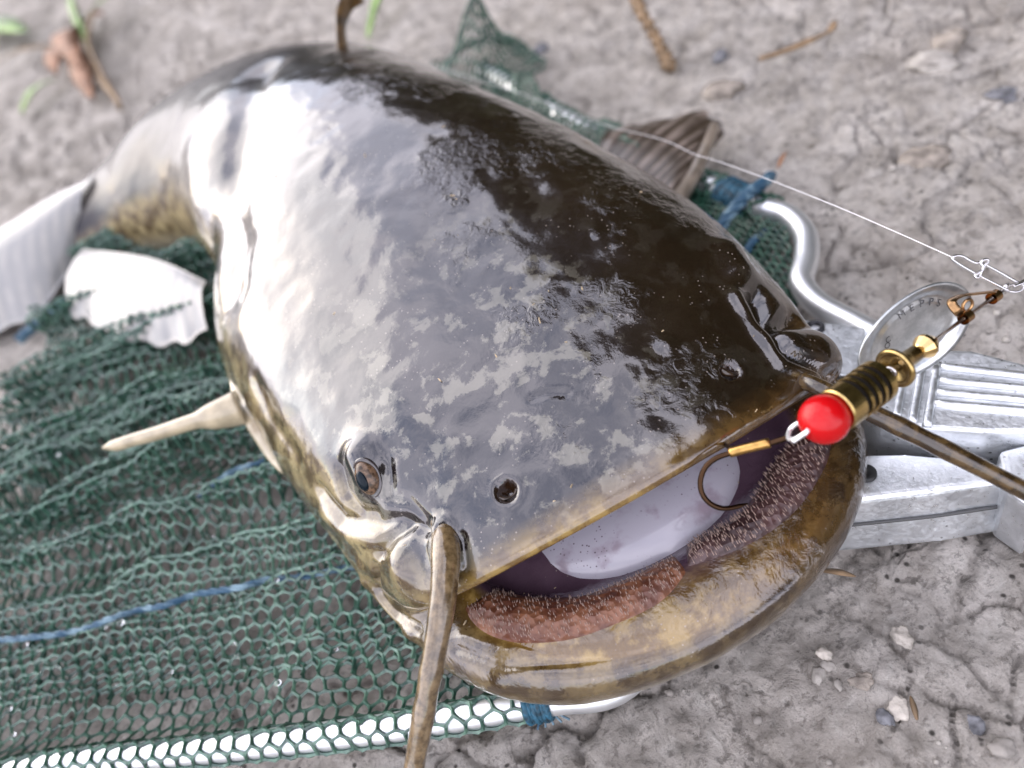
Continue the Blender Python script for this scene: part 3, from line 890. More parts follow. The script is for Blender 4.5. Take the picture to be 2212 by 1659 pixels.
def hexnet(us, vs, mapf, cell=.46, r=.055, keep=None, sides=4, jit=.06, rows=None):
    """hexagonal netting: lattice in (u, v), mapf -> world points; every strand a thin rod"""
    a = cell / math.sqrt(3)
    nodes, edges, ids = [], [], {}
    def nid(x, y):
        k = (round(x / a * 4), round(y / a * 4))
        if k not in ids:
            ids[k] = len(nodes); nodes.append((x, y))
        return ids[k]
    cols = int((us[1] - us[0]) / (cell)) + 2
    rws = rows or int((vs[1] - vs[0]) / (1.5 * a)) + 2
    es = set()
    for j in range(rws):
        for i in range(cols):
            cx = us[0] + (i + .5 * (j % 2)) * cell; cy = vs[0] + j * 1.5 * a
            pts = [nid(cx + a*math.cos(math.pi/6 + k*math.pi/3), cy + a*math.sin(math.pi/6 + k*math.pi/3)) for k in range(6)]
            for k in range(6):
                e = (pts[k], pts[(k+1) % 6]); es.add((min(e), max(e)))
    N_ = A(nodes); N_ = N_ + RNG.normal(0, jit * cell, N_.shape)
    E_ = np.array(sorted(es))
    mid = (N_[E_[:, 0]] + N_[E_[:, 1]]) / 2
    if keep is not None: E_ = E_[keep(mid)]
    W0 = mapf(N_[E_[:, 0]]); W1 = mapf(N_[E_[:, 1]]); Wm = mapf((N_[E_[:, 0]] + N_[E_[:, 1]]) / 2)
    d = W1 - W0; L = np.linalg.norm(d, axis=1, keepdims=True) + 1e-9; d /= L
    up = np.tile(A([.13, .07, 1.]), (len(d), 1)); s1 = np.cross(d, up); s1 /= np.linalg.norm(s1, axis=1, keepdims=True) + 1e-9; s2 = np.cross(d, s1)
    V = []
    for Pp, k in ((W0 - d*.02, 1.35), (Wm, .85), (W1 + d*.02, 1.35)):
        for t in range(sides):
            th = 2*math.pi*t/sides
            V.append(Pp + r*k*(math.cos(th)*s1 + math.sin(th)*s2))
    V = np.stack(V, 1)                      # edges x (3*sides) x 3
    F = []
    for b in range(2):
        for t in range(sides):
            F.append((b*sides+t, b*sides+(t+1) % sides, (b+1)*sides+(t+1) % sides, (b+1)*sides+t))
    F = A(F)[None] + (np.arange(len(V)) * 3 * sides)[:, None, None]
    return V.reshape(-1, 3), F.reshape(-1, 4)
# the bag spread left of the fish
t0 = A(onz(130, 1650, .6)[:2]); t1 = A(onz(1190, 1512, .6)[:2])
du = (t1 - t0) / np.linalg.norm(t1 - t0); dv = A([-du[1], du[0]])
tub2 = TUBE_F[:, :2]
def tube_y(u):
    """v offset of the front tube at u"""
    w = tub2 - t0
    return np.interp(u, w @ du, w @ dv)
def bag(layer):
    def f(p):
        u, v = p[:, 0], p[:, 1]
        vv = v + tube_y(u)
        xy = t0 + u[:, None]*du + vv[:, None]*dv
        q = np.stack([xy[:, 0], xy[:, 1], np.full(len(u), layer*9.)], -1)
        warp = fbm(q * .10, 3, 60 + layer)
        ph = (xy[:, 1] + .25*xy[:, 0]) * (1.35 + .1*layer) + 2.6*warp + layer*1.9
        amp = np.clip((v - 2.5) / 7.0, 0, 1)
        z = .22 + .15*layer + amp*(.8*(1 + np.sin(ph)) + .4*(1+np.sin(2.3*ph + 1.1))) + .22*fbm(q*.5, 3, 70 + layer) + .10
        z = np.where(v < 1.0, .25 + (z - .25)*np.clip(v, 0, 1) + .45*np.exp(-(v/.5)**2), z)
        lat = amp * .85 * np.cos(ph)
        xy = xy + lat[:, None]*dv
        z = np.maximum(z, ground_h(xy[:, 0], xy[:, 1]) + .08)
        return np.stack([xy[:, 0], xy[:, 1], z], -1)
    return f
EDGE_A = onz(-40, 800, .3)[:2]; EDGE_B = onz(135, 645, .3)[:2]; EDGE_C = onz(470, 730, .3)[:2]
def bag_keep(lo):
    def k(m):
        xy = t0 + m[:, :1]*du + (m[:, 1] + tube_y(m[:, 0]))[:, None]*dv
        e1 = EDGE_B - EDGE_A; n1 = A([-e1[1], e1[0]]); n1 = n1/np.linalg.norm(n1)
        side = (xy - EDGE_A) @ n1
        ragged = .5*vnoise(np.stack([xy[:, 0]*.6, xy[:, 1]*.6, xy[:, 0]*0], -1), 5)
        inside = side < ragged
        return (m[:, 1] > lo) & (xy[:, 1] < 33 + ragged) & inside & (xy[:, 0] < 3)
    return k
tag(part('net_mesh', mesh('net_mesh', *hexnet((-8, 20), (-.2, 31), bag(0), keep=bag_keep(.35)), smooth=False), NETM.m, net), kind='stuff')
tag(part('net_mesh', mesh('net_mesh', *hexnet((-8, 19), (1.5, 31), bag(1), keep=bag_keep(1.8)), smooth=False), NETM.m, net), kind='stuff')
tag(part('net_mesh', mesh('net_mesh', *hexnet((-8, 19), (9, 31), bag(2), keep=bag_keep(9.5)), smooth=False), NETM.m, net), kind='stuff')
# sleeve of netting wrapped round both tubes
def sleeve(path, r):
    P = np.asarray(path); d = np.concatenate([[0], np.cumsum(np.linalg.norm(np.diff(P, axis=0), axis=1))])
    T, N, B = frames(P)
    def f(p):
        c = np.stack([np.interp(p[:, 0], d, P[:, k]) for k in range(3)], -1)
        n = np.stack([np.interp(p[:, 0], d, N[:, k]) for k in range(3)], -1)
        b = np.stack([np.interp(p[:, 0], d, B[:, k]) for k in range(3)], -1)
        th = p[:, 1] / r
        return c + r*(np.cos(th)[:, None]*n + np.sin(th)[:, None]*b)
    return f, d
fs, dd = sleeve(TUBE_F, .41)
uend = dd[np.argmin(np.linalg.norm(TUBE_F - onz(1160, 1516, .6), axis=1))]
tag(part('net_sleeve', mesh('net_sleeve', *hexnet((0, uend), (0, 2*math.pi*.41), fs, cell=2*math.pi*.41/6/1.5*math.sqrt(3), r=.048, rows=6, keep=lambda m: (m[:, 0] > 0) & (m[:, 0] < uend)), smooth=False), NETM.m, net), kind='stuff')
PB = TUBE_B; dB = np.concatenate([[0], np.cumsum(np.linalg.norm(np.diff(PB, axis=0), axis=1))])
UA = dB[np.argmin(np.linalg.norm(PB - onz(1040, 150, .6), axis=1))]
fs, dd = sleeve(TUBE_B, .46)
ub = dd[np.argmin(np.linalg.norm(TUBE_B - onz(1655, 452, .8), axis=1))]
tag(part('net_sleeve', mesh('net_sleeve', *hexnet((0, ub), (0, 2*math.pi*.46), fs, cell=2*math.pi*.46/6/1.5*math.sqrt(3), r=.06, rows=6, keep=lambda m: (m[:, 0] > UA) & (m[:, 0] < ub)), smooth=False), NETD.m, net), kind='stuff')
# loose netting behind the fish along the rear tube
PB = TUBE_B; dB = np.concatenate([[0], np.cumsum(np.linalg.norm(np.diff(PB, axis=0), axis=1))])
UA = dB[np.argmin(np.linalg.norm(PB - onz(1040, 150, .6), axis=1))]
def rear(k):
    def f(p):
        c = np.stack([np.interp(p[:, 0], dB, PB[:, i]) for i in range(3)], -1)
        q = np.stack([p[:, 0], p[:, 1], np.full(len(p), k*5.)], -1)
        z = .40 + .35*k + .7*np.clip(fbm(q*.22, 3, 90+k) + .25, 0, 2) + .2*fbm(q*.9, 2, 95)
        off = A([.52, .85, 0])[None] * p[:, 1:2]
        o = c + off; o[:, 2] = np.maximum(z * np.clip(1.2 - abs(p[:, 1])*.25, .2, 1), ground_h(o[:, 0], o[:, 1]) + .05)
        return o
    return f
tag(part('net_mesh', mesh('net_mesh', *hexnet((0, ub), (-4.0, 2.2), rear(0), cell=.36, keep=lambda m: (m[:, 0] > UA) & (m[:, 1] < 1.1 + .9*vnoise(np.stack([m[:, 0]*.25, m[:, 0]*0, m[:, 0]*0], -1), 4))), smooth=False), NETD.m, net), kind='stuff')
tag(part('net_mesh', mesh('net_mesh', *hexnet((4, ub), (-4.0, 2.0), rear(1), cell=.36, keep=lambda m: (m[:, 0] > UA) & (m[:, 1] < .7 + .8*vnoise(np.stack([m[:, 0]*.25, m[:, 0]*0, m[:, 0]*0], -1), 14))), smooth=False), NETD.m, net), kind='stuff')
def peak(p):
    c = onz(1055, 165, .3)
    x, y = p[:, 0], p[:, 1]
    q = np.stack([x, y, x*0], -1)
    z = 3.4*np.exp(-((x/1.3)**2 + (y/1.5)**2)) + .4*np.abs(fbm(q*.5, 3, 44))
    return np.stack([c[0] + x + .8*(z/3), c[1] + y + 1.5, z + .1], -1)
tag(part('net_mesh', mesh('net_mesh', *hexnet((-2.2, 2.2), (-3, 2.5), peak, cell=.42, r=.06), smooth=False), NETD.m, net), kind='stuff')
def cord(name, pts, r=.14, turns=.7):
    P = catmull(A(pts), 240)
    d = np.concatenate([[0], np.cumsum(np.linalg.norm(np.diff(P, axis=0), axis=1))])
    T, N, B = frames(P)
    ps = []
    for s_ in range(3):
        th = d / turns * 2*np.pi / 2 + s_*2*np.pi/3
        C = P + r*.55*(np.cos(th)[:, None]*N + np.sin(th)[:, None]*B)
        ps.append(tube(C, r*.6, 7))
    return part(name, mesh(name, *join(ps)), BLUE, net)
cord('blue_cord', [onz(-60, 1385, .8), onz(60, 1377, .9), onz(170, 1362, .7), onz(240, 1336, .95), onz(300, 1318, .7), onz(360, 1306, .9), onz(420, 1285, .7), onz(520, 1268, .95), onz(580, 1252, .7), onz(640, 1247, .9), onz(740, 1228, .7), onz(800, 1215, .6)], .10)
cord('blue_cord', [onz(40, 735, .6), onz(90, 692, .7), onz(140, 655, .8), onz(190, 640, .9)], .24)
cord('blue_cord', [onz(430, 1075, 1.2), onz(500, 1020, 1.4), onz(560, 1000, 1.5), onz(600, 985, 1.3)], .10)
BLUED = simple('dark_blue_lashing', (.012, .065, .105), .6, noise=600, var=.7, bump=.0006)
def lashing(path, c, n, r, pitch, rr=.07):
    k = int(np.argmin(np.linalg.norm(path - c, axis=1)))
    T, N, B = frames(path)
    t = np.linspace(0, n, n*18)
    C = path[k] + (t[:, None]-n/2)*pitch*T[k] + r*(np.cos(2*np.pi*t)[:, None]*N[k] + np.sin(2*np.pi*t)[:, None]*B[k])
    return part('lashing', mesh('lashing', *tube(C, rr*(1 + .3*np.sin(t*9.)), 8)), BLUED, net)
lashing(TUBE_F, onz(1170, 1515, .6), 6, .42, .10)
lashing(TUBE_B, onz(1590, 430, .8), 9, .55, .16, .10)
cord('blue_cord', [onz(1545, 510, .9), onz(1570, 470, 1.3), onz(1610, 425, 1.6), onz(1650, 395, 1.2), onz(1665, 380, .6)], .20)
cord('blue_cord', [onz(1600, 560, .4), onz(1630, 520, .6), onz(1660, 500, .5), onz(1690, 520, .4)], .14)
WATER = NT('water')
WATER.set(Base_Color=(1., 1., 1.), Roughness=.02, IOR=1.33, Transmission_Weight=1.0)
ico_ = bmesh.new(); bmesh.ops.create_icosphere(ico_, subdivisions=2, radius=1)
WV = A([v.co[:] for v in ico_.verts]); ico_.verts.index_update(); WF = [tuple(v.index for v in f.verts) for f in ico_.faces]; ico_.free()
dp = []
uu_ = np.stack([RNG.uniform(-7, 15, 220), RNG.uniform(1, 26, 220)], -1)
wp_ = bag(1)(uu_)
for q in wp_:
    dp.append((WV*A([1.3, 1, .8])*RNG.uniform(.04, .09) + q + A([0, 0, .06]), WF))
tag(part('water_drops', mesh('water_drops', *join(dp)), WATER.m, net), kind='stuff')
# frayed ends of the lashing
for k in range(5):
    a = onz(1165 + k*8, 1535, .25)
    part('cord_end', mesh('cord_end', *tube(catmull([a, a + A([.05*k-.1, -.15, -.1]), a + A([.12*k-.25, -.3, -.2])], 8), .03, 5)), BLUE, net)

# ------------------------------------------------------------------ spinner lure
BRASS = NT('aged_brass')
bn = BRASS.noise(500, 5)
BRASS.set(Base_Color=BRASS.mix(BRASS.ramp(bn, .3, .7), (.34, .235, .085), (.55, .40, .17)), Metallic=1.0, Roughness=.24)
BRIGHT = simple('bright_brass', (.72, .50, .22), .14, 1.0)
STEEL = simple('steel_wire', (.66, .64, .64), .2, 1.0)
NICK = NT('worn_nickel')
nn_ = NICK.noise(240, 6, .65)
NICK.set(Base_Color=NICK.mix(NICK.ramp(nn_, .35, .7), (.40, .42, .43), (.62, .64, .65)), Metallic=.9, Roughness=.30)
BRONZE = simple('bronze_strip', (.42, .25, .12), .25, 1.0, noise=300, var=.3)
RED = simple('red_bead', (.42, .003, .005), .2, spec=.3)
BLK = simple('black_groove', (.006, .005, .005), .7, spec=.1)
HOOKM = simple('bronzed_hook', (.045, .025, .014), .25, 1.0)
GOLD = simple('gold_sleeve', (.42, .25, .08), .3, 1.0, noise=400, var=.3)
P0 = atd(1780, 906, 15.1); P1 = atd(2166, 628, 17.1)
AX = (P1 - P0); AXL = np.linalg.norm(AX); AX = AX / AXL
def along_px(u, v):
    """distance along the lure axis whose image is nearest the pixel"""
    ts = np.linspace(-1.5, AXL + 1, 800)
    q = (P0 + ts[:, None]*AX - CAM) @ ROT
    uu = PW/2 + FPX*q[:, 0]/-q[:, 2]; vv = PH/2 - FPX*q[:, 1]/-q[:, 2]
    return ts[np.argmin((uu-u)**2 + (vv-v)**2)]
lure = empty('spinner_lure', P0, 'brass spinner lure with red bead and silver blade hooked in the catfish lip', 'fishing lure')
a = np.linspace(0, np.pi, 24)
rb = .50
part('bead', mesh('bead', *lathe(-rb*np.cos(a)*.98, np.maximum(rb*np.sin(a), .02), P0, AX, 40)), RED, lure)
s0, s1 = along_px(1806, 888), along_px(1898, 820)
rbod = .455
gs, gr = [s0], [rbod*.93]
gs += [s0 + .03]; gr += [rbod]
L_ = s1 - s0
for k in range(4):
    c = s0 + L_*(.34 + .155*k)
    gs += [c-.06, c-.05, c+.05, c+.06]; gr += [rbod, rbod-.06, rbod-.06, rbod]
gs += [s1-.03, s1]; gr += [rbod, rbod*.92]
bodyb = part('weight_body', mesh('weight_body', *lathe(gs, gr, P0, AX, 48), smooth=False), BRASS.m, lure)
for k in range(4):
    c = s0 + L_*(.34 + .155*k)
    part('groove_band', mesh('groove_band', *lathe([c-.049, c+.049], [rbod-.03]*2, P0, AX, 40)), BLK, bodyb)
sb0, sb1 = along_px(1930, 795), along_px(1975, 760)
part('bell', mesh('bell', *lathe([sb0+.10, sb0+.02, sb0-.04, sb0, sb0+.06, sb0+.12, sb0+.22, sb0+.34, sb1, sb1+.01], [.10, .28, .41, .44, .44, .36, .25, .19, .18, .05], P0, AX, 40, cap=False)), BRASS.m, lure)
sf = along_px(1996, 744)
part('facet_bead', mesh('facet_bead', *lathe([sf-.26, sf-.22, sf-.03, sf+.05, sf+.22, sf+.25], [.10, .17, .27, .27, .16, .06], P0, AX, 14), smooth=False), BRIGHT, lure)
part('shaft', mesh('shaft', *lathe([-.9, AXL+.1], [.045, .045], P0, AX, 12)), STEEL, lure)
def pxtube(pts, t, r, n=60, sides=10):
    t = t if hasattr(t, '__len__') else [t]*len(pts)
    return tube(catmull([atd(u, v, tt_) for (u, v), tt_ in zip(pts, t)], n), r, sides)
sl = (s1 + sb0)/2
th = np.linspace(0, 5*np.pi, 60)
e1 = np.cross(AX, A([0, 0, 1.])); e1 /= np.linalg.norm(e1); e2 = np.cross(AX, e1)
tw = P0 + (s1 + (sb0 - s1)*th/th[-1])[:, None]*AX + .10*(np.cos(th)[:, None]*e1 + np.sin(th)[:, None]*e2)
part('wire_twist', mesh('wire_twist', *tube(tw, .045, 8)), STEEL, lure)
# blade: dished oval
bc = atd(1980, 722, 16.9)
f_ = atd(2115, 648, 17.1) - bc
ma = f_ / np.linalg.norm(f_)
vw = (bc - CAM)/np.linalg.norm(bc - CAM)
mi = np.cross(ma, vw); mi /= np.linalg.norm(mi)
mi = mi*.72 - vw*.69; mi -= ma*(mi@ma); mi /= np.linalg.norm(mi)
bnrm = np.cross(ma, mi)
if bnrm @ vw > 0: bnrm = -bnrm                  # towards the viewer
nr_, ns_ = 16, 64
def blade_pt(r, th, lift):
    x = 1.52*r*np.cos(th); y = (1.02 + .08*np.cos(th))*r*np.sin(th)
    z = .16*(r**2) - .16 + lift
    z = z - .06*np.exp(-((r-.72)/.05)**2)
    return bc + x*ma + y*mi + bnrm*z
V = []; F = []
for sgn_, lift in ((1, 0.0), (-1, -.05)):
    o0 = len(V)
    V.append(blade_pt(0, 0, lift))
    for i in range(1, nr_+1):
        for j in range(ns_): V.append(blade_pt(i/nr_, 2*np.pi*j/ns_, lift))
    for j in range(ns_):
        q = (o0, o0+1+j, o0+1+(j+1) % ns_); F.append(q if sgn_ > 0 else q[::-1])
    for i in range(nr_-1):
        for j in range(ns_):
            p, q = o0+1+i*ns_+j, o0+1+i*ns_+(j+1) % ns_
            w_ = (p, p+ns_, q+ns_, q); F.append(w_ if sgn_ > 0 else w_[::-1])
h_ = 1 + nr_*ns_
for j in range(ns_):
    p, q = 1+(nr_-1)*ns_+j, 1+(nr_-1)*ns_+(j+1) % ns_
    F.append((p, p+h_, q+h_, q))
blade = part('blade', mesh('blade', A(V), F), NICK.m, lure)
ENG = simple('engraved_letter', (.12, .12, .125), .5, .6)
def glyph(ch, r, th, size, rot):
    cu = bpy.data.curves.new('g', 'FONT'); cu.body = ch; cu.size = 1; cu.align_x = 'CENTER'; cu.align_y = 'CENTER'; cu.extrude = .03
    ob = bpy.data.objects.new('g', cu); COL.objects.link(ob)
    dg = bpy.context.evaluated_depsgraph_get()
    me = bpy.data.meshes.new_from_object(ob.evaluated_get(dg))
    V_ = A([v.co[:] for v in me.vertices]) if len(me.vertices) else np.zeros((0, 3)); F_ = [tuple(p.vertices) for p in me.polygons]
    bpy.data.objects.remove(ob); bpy.data.curves.remove(cu); bpy.data.meshes.remove(me)
    c = blade_pt(r, th, .012)
    cr_, sr_ = math.cos(rot), math.sin(rot)
    ex = ma*cr_ + mi*sr_; ey = np.cross(bnrm, ex)
    return c + size*(V_[:, :1]*ex + V_[:, 1:2]*ey + .2*V_[:, 2:3]*bnrm), F_
sy = 1.0 if np.cross(bnrm, ma) @ (ROT[:, 1]) > 0 else -1.0
up_is_mi = (mi @ ROT[:, 1]) > 0
gl = []
for k, ch in enumerate('MEPPS'):
    th_ = math.radians(104 - 17*k) * (1 if up_is_mi else -1)
    gl.append(glyph(ch, .60, th_, .24, math.radians(16 - 12*k) * (1 if up_is_mi else 1)))
for k, ch in enumerate('CO'):
    th_ = math.radians(160 + 18*k) * (1 if up_is_mi else -1)
    gl.append(glyph(ch, .44, th_, .20, math.radians(10)))
part('engraving', mesh('engraving', *join(gl), smooth=False), ENG, blade)
# clevis
def zp(x, y): return (3080 + x/1.659)*.5422, (900 + y/1.659)*.5422
for (x, y) in ((1275, 600), (1470, 478)):
    sc = along_px(*zp(x, y))
    part('clevis_collar', mesh('clevis_collar', *lathe([sc-.11, sc+.11, sc+.11, sc-.11], [.135, .135, .07, .07], P0, AX, 24, cap=False), smooth=False), BRONZE, lure)
k1, k2 = along_px(*zp(1275, 600)), along_px(*zp(1470, 478))
band = catmull([P0 + k1*AX + A([-.1, .05, .12]), atd(*zp(1215, 560), 16.45), atd(*zp(1180, 505), 16.5), atd(*zp(1240, 462), 16.7), atd(*zp(1340, 448), 16.8), P0 + k2*AX + A([0, .05, .12])], 40)
part('clevis_band', mesh('clevis_band', *tube(band, .10, 8, flat=(1.0, .25))), BRONZE, lure)
th = np.linspace(0, 2*np.pi, 30)
hc = atd(*zp(1285, 525), 16.75)
part('blade_eyelet', mesh('blade_eyelet', *tube(hc + .13*(np.cos(th)[:, None]*ma + np.sin(th)[:, None]*mi), .035, 8, cap=False)), BRONZE, lure)
part('top_eye', mesh('top_eye', *tube(P1 + AX*.12 + .10*(np.cos(th)[:, None]*AX + np.sin(th)[:, None]*e2), .045, 8, cap=False)), STEEL, lure)
# hook
def hk(x, y): return (2600 + x/2.37)*.5422, (1600 + y/2.37)*.5422
hook = part('hook', mesh('hook', *tube(catmull([atd(*hk(x, y), t) for x, y, t in ((1290, 335, 15.6), (1100, 395, 15.8), (900, 440, 16.0), (720, 490, 16.2), (600, 535, 16.3), (515, 600, 16.35), (465, 690, 16.4), (450, 780, 16.4), (475, 880, 16.4), (535, 955, 16.4), (640, 1005, 16.4), (760, 1000, 16.45), (905, 960, 16.5))], 90), np.concatenate([np.full(70, .06), np.linspace(.06, .052, 15), np.linspace(.045, .008, 5)]), 12)), HOOKM, lure)
part('hook', mesh('hook', *tube(catmull([atd(*hk(x, y), t) for x, y, t in ((1100, 385, 15.8), (900, 430, 16.05), (760, 440, 16.3), (680, 400, 16.8), (640, 330, 17.3), (660, 260, 17.6))], 40), .05, 10)), HOOKM, lure)
part('hook_sleeve', mesh('hook_sleeve', *tube(catmull([atd(*hk(x, y), t) for x, y, t in ((1105, 388, 15.78), (900, 438, 15.98), (730, 484, 16.17))], 14), .105, 14)), GOLD, hook)
RINGM = simple('white_ring', (.80, .78, .78), .2, .6)
rg = [atd(*hk(x, y), t) for x, y, t in ((1490, 235, 14.95), (1440, 300, 14.9), (1350, 350, 15.1), (1285, 345, 15.4), (1300, 260, 15.6), (1370, 205, 15.5), (1440, 195, 15.3))]
part('split_ring', mesh('split_ring', *tube(catmull(rg, 40), .05, 10)), RINGM, lure)
# ------------------------------------------------------------------ snap and line
snap = empty('snap_clip', P1, 'bent steel wire snap clip joining the fishing line to the spinner', 'snap clip')
for pts, t in (([(1560, 430), (1350, 322), (1200, 232), (1185, 215), (1200, 200), (1250, 200), (1300, 228), (1345, 245), (1370, 240)], 17.0),
               ([(1360, 232), (1420, 265), (1500, 308), (1590, 360), (1640, 385), (1660, 400), (1640, 425), (1600, 437), (1540, 425)], 17.05),
               ([(1345, 345), (1335, 330), (1350, 315), (1385, 290), (1400, 260), (1425, 235), (1415, 222), (1385, 228), (1375, 250), (1390, 270), (1375, 310), (1365, 335), (1345, 345)], 16.95),
               ([(1500, 440), (1560, 395), (1620, 380), (1700, 340), (1800, 290)], 17.1),
               ([(1590, 400), (1680, 365), (1780, 320)], 16.95)):
    part('wire_loop', mesh('wire_loop', *pxtube([zp(*q) for q in pts], t, .032, 80, 8)), STEEL, snap)
LINE = simple('braided_line', (.78, .76, .76), .5)
lp = [(2062, 558, 17.0), (1960, 512, 18.0), (1800, 443, 20), (1650, 384, 22.3), (1540, 345, 24.3), (1500, 333, 25), (1440, 305, 26.2), (1300, 268, 29.5), (1180, 222, 32.2), (1050, 178, 36), (900, 135, 40), (700, 105, 44.5), (540, 80, 49), (300, 0, 62), (200, -35, 70)]
ln = link('fishing_line', mesh('fishing_line', *tube(catmull([atd(*q) for q in lp], 220), .011, 7)), LINE)
tag(ln, 'thin white fishing line running from the snap clip away behind the catfish', 'fishing line')

#@@SMALL
# ------------------------------------------------------------------ plants, twigs, stones
STRAW = simple('dry_stem', (.20, .13, .07), .7, noise=200, var=.4)
DRY = simple('dry_leaf', (.22, .11, .06), .7, noise=150, var=.5)
GREEN = simple('green_blade', (.12, .22, .03), .5, noise=60, var=.4)
def blade_leaf(p, q, bend, w, n=14):
    p, q = A(p), A(q)
    C = p + (q - p)*np.linspace(0, 1, n)[:, None]; C[:, 2] += bend*np.sin(np.pi*np.linspace(0, 1, n))
    d = (q - p)/np.linalg.norm(q - p); s_ = np.cross(d, A([0, 0, 1.])); s_ /= np.linalg.norm(s_)
    prof = w*np.sin(np.pi*np.clip(np.linspace(.06, 1, n), 0, 1))**.7 + .01
    V = np.stack([C - s_*prof[:, None], C + A([0, 0, -.25*w]), C + s_*prof[:, None], C + A([0, 0, .04 - .2*w])], 1).reshape(-1, 3)
    F = []
    for i in range(n-1):
        for k in range(4):
            F.append((i*4+k, i*4+(k+1) % 4, i*4+4+(k+1) % 4, i*4+4+k))
    F += [(3, 2, 1, 0), tuple(range(n*4-4, n*4))]
    return V, F
wp = onz(150, 150, .3)
weed = empty('weed', wp, 'withered weed with brown seed head and a few green blades beyond the tail', 'weed')
def gpt(u, v, z): return onz(u, v, z)
part('stem', mesh('stem', *tube(catmull([gpt(260, 235, 0), gpt(215, 150, 1.0), gpt(190, 90, 1.8), gpt(200, 30, 2.2)], 20), .16, 8)), STRAW, weed)
for q0, q1, b, w in (((150, 60, 1), (150, 130, 1.5), .8, 1.2), ((135, 90, 1), (120, 160, 1), .6, 1.0), ((165, 110, 1), (200, 215, .6), .5, .9), ((150, 70, 1), (175, 150, 1.2), .9, 1.1), ((180, 60, 1), (225, 30, 1.5), .6, .8)):
    part('dry_leaf', mesh('dry_leaf', *blade_leaf(gpt(*q0), gpt(*q1), b, w)), DRY, weed)
for q0, q1, b, w in (((120, 170, .4), (45, 245, .3), .6, .6), ((-60, 55, 1), (60, 68, 1), .6, 1.5), ((200, 120, .5), (150, -20, 2), .8, .4), ((170, 60, .5), (300, -30, 2), .8, .5), ((130, 100, .5), (-20, 150, .6), .8, .5), ((190, 130, .5), (265, 230, .3), .4, .35)):
    part('green_leaf', mesh('green_leaf', *blade_leaf(gpt(*q0), gpt(*q1), b, w)), GREEN if q0[0] < 125 or q1[1] < 0 else STRAW, weed)
gb = empty('grass_blade', onz(820, 60, 0), 'single pale green grass blade on the mud behind the dorsal fin', 'grass')
part('leaf', mesh('leaf', *blade_leaf(onz(795, 80, .2), onz(860, -40, 1.0), .8, .35)), GREEN, gb)
tw1 = link('dry_stalk', mesh('dry_stalk', *tube(catmull([onz(1370, -10, 2.6), onz(1385, 25, 2.2), (onz(1410, 70, 1.4)), onz(1430, 110, .7), onz(1450, 150, .2)], 30), np.array([.34, .22, .2]*10) * np.linspace(1.0, 1.2, 30), 9)), STRAW)
tag(tw1, 'short upright brown dry stalk standing in the mud behind the net', 'twig')
tw2 = link('twig', mesh('twig', *tube(catmull([onz(1640, 128, .25), onz(1690, 112, .35), onz(1740, 92, .3), onz(1790, 68, .35), onz(1805, 45, .5)], 40), .13 + .05*vnoise(np.stack([np.linspace(0, 12, 40), np.zeros(40), np.zeros(40)], -1), 3), 8)), STRAW)
tag(tw2, 'thin brown twig lying flat on the cracked mud', 'twig')
for (u, v, l, an, lab) in ((1690, 345, 1.0, .6, 'curled dry leaf scrap beside the pectoral fin tip'), (3640*.5422, 2820*.5422, .5, 1.1, 'pale straw fragment among the pebbles below the hinge'), (3340*.5422, 2285*.5422, .8, -.8, 'thin pale straw splinter beside the lower jaw')):
    p = onz(u, v, .12)
    d = A([math.cos(an), math.sin(an), .05])*l
    o = link('leaf_scrap', mesh('leaf_scrap', *blade_leaf(p - d*.5, p + d*.5, .10*l, .07*l + .02)), STRAW if l < .9 else DRY)
    tag(o, lab, 'plant debris')
STONE = NT('mud_clod')
STONE.set(Base_Color=STONE.mix(STONE.ramp(STONE.noise(90, 5), .3, .7), (.22, .20, .18), (.42, .39, .35)), Roughness=.92, Specular_IOR_Level=.2, Normal=STONE.bump(STONE.noise(400, 5), .0006, .8))
DSTONE = simple('dark_pebble', (.15, .15, .16), .9, noise=260, var=.5, bump=.0012, spec=.2)
WSTONE = simple('pale_pebble', (.44, .40, .35), .9, noise=220, var=.4, bump=.0015, spec=.2)
BSTONE = simple('brown_clod', (.27, .235, .20), .95, noise=130, var=.5, bump=.003, spec=.2)
ico = bmesh.new(); bmesh.ops.create_icosphere(ico, subdivisions=3, radius=1)
IV = A([v.co[:] for v in ico.verts]); ico.verts.index_update(); IF = [tuple(v.index for v in f.verts) for f in ico.faces]; ico.free()
def rock(p, r, seed, flatz=.6, stretch=1.3):
    a = seed*1.7
    v = IV * (1 + .38*fbm(IV*1.2 + seed*3.1, 4, seed, .6))[:, None]
    v = v * A([stretch, 1, flatz]) * r
    c, s_ = math.cos(a), math.sin(a)
    v = np.stack([v[:, 0]*c - v[:, 1]*s_, v[:, 0]*s_ + v[:, 1]*c, v[:, 2]], -1)
    return v + A(p)
def on_ground(u, v, r):
    p = onz(u, v, 0)
    p[2] = float(ground_h(A([p[0]]), A([p[1]]))[0]) + r*.08
    return p
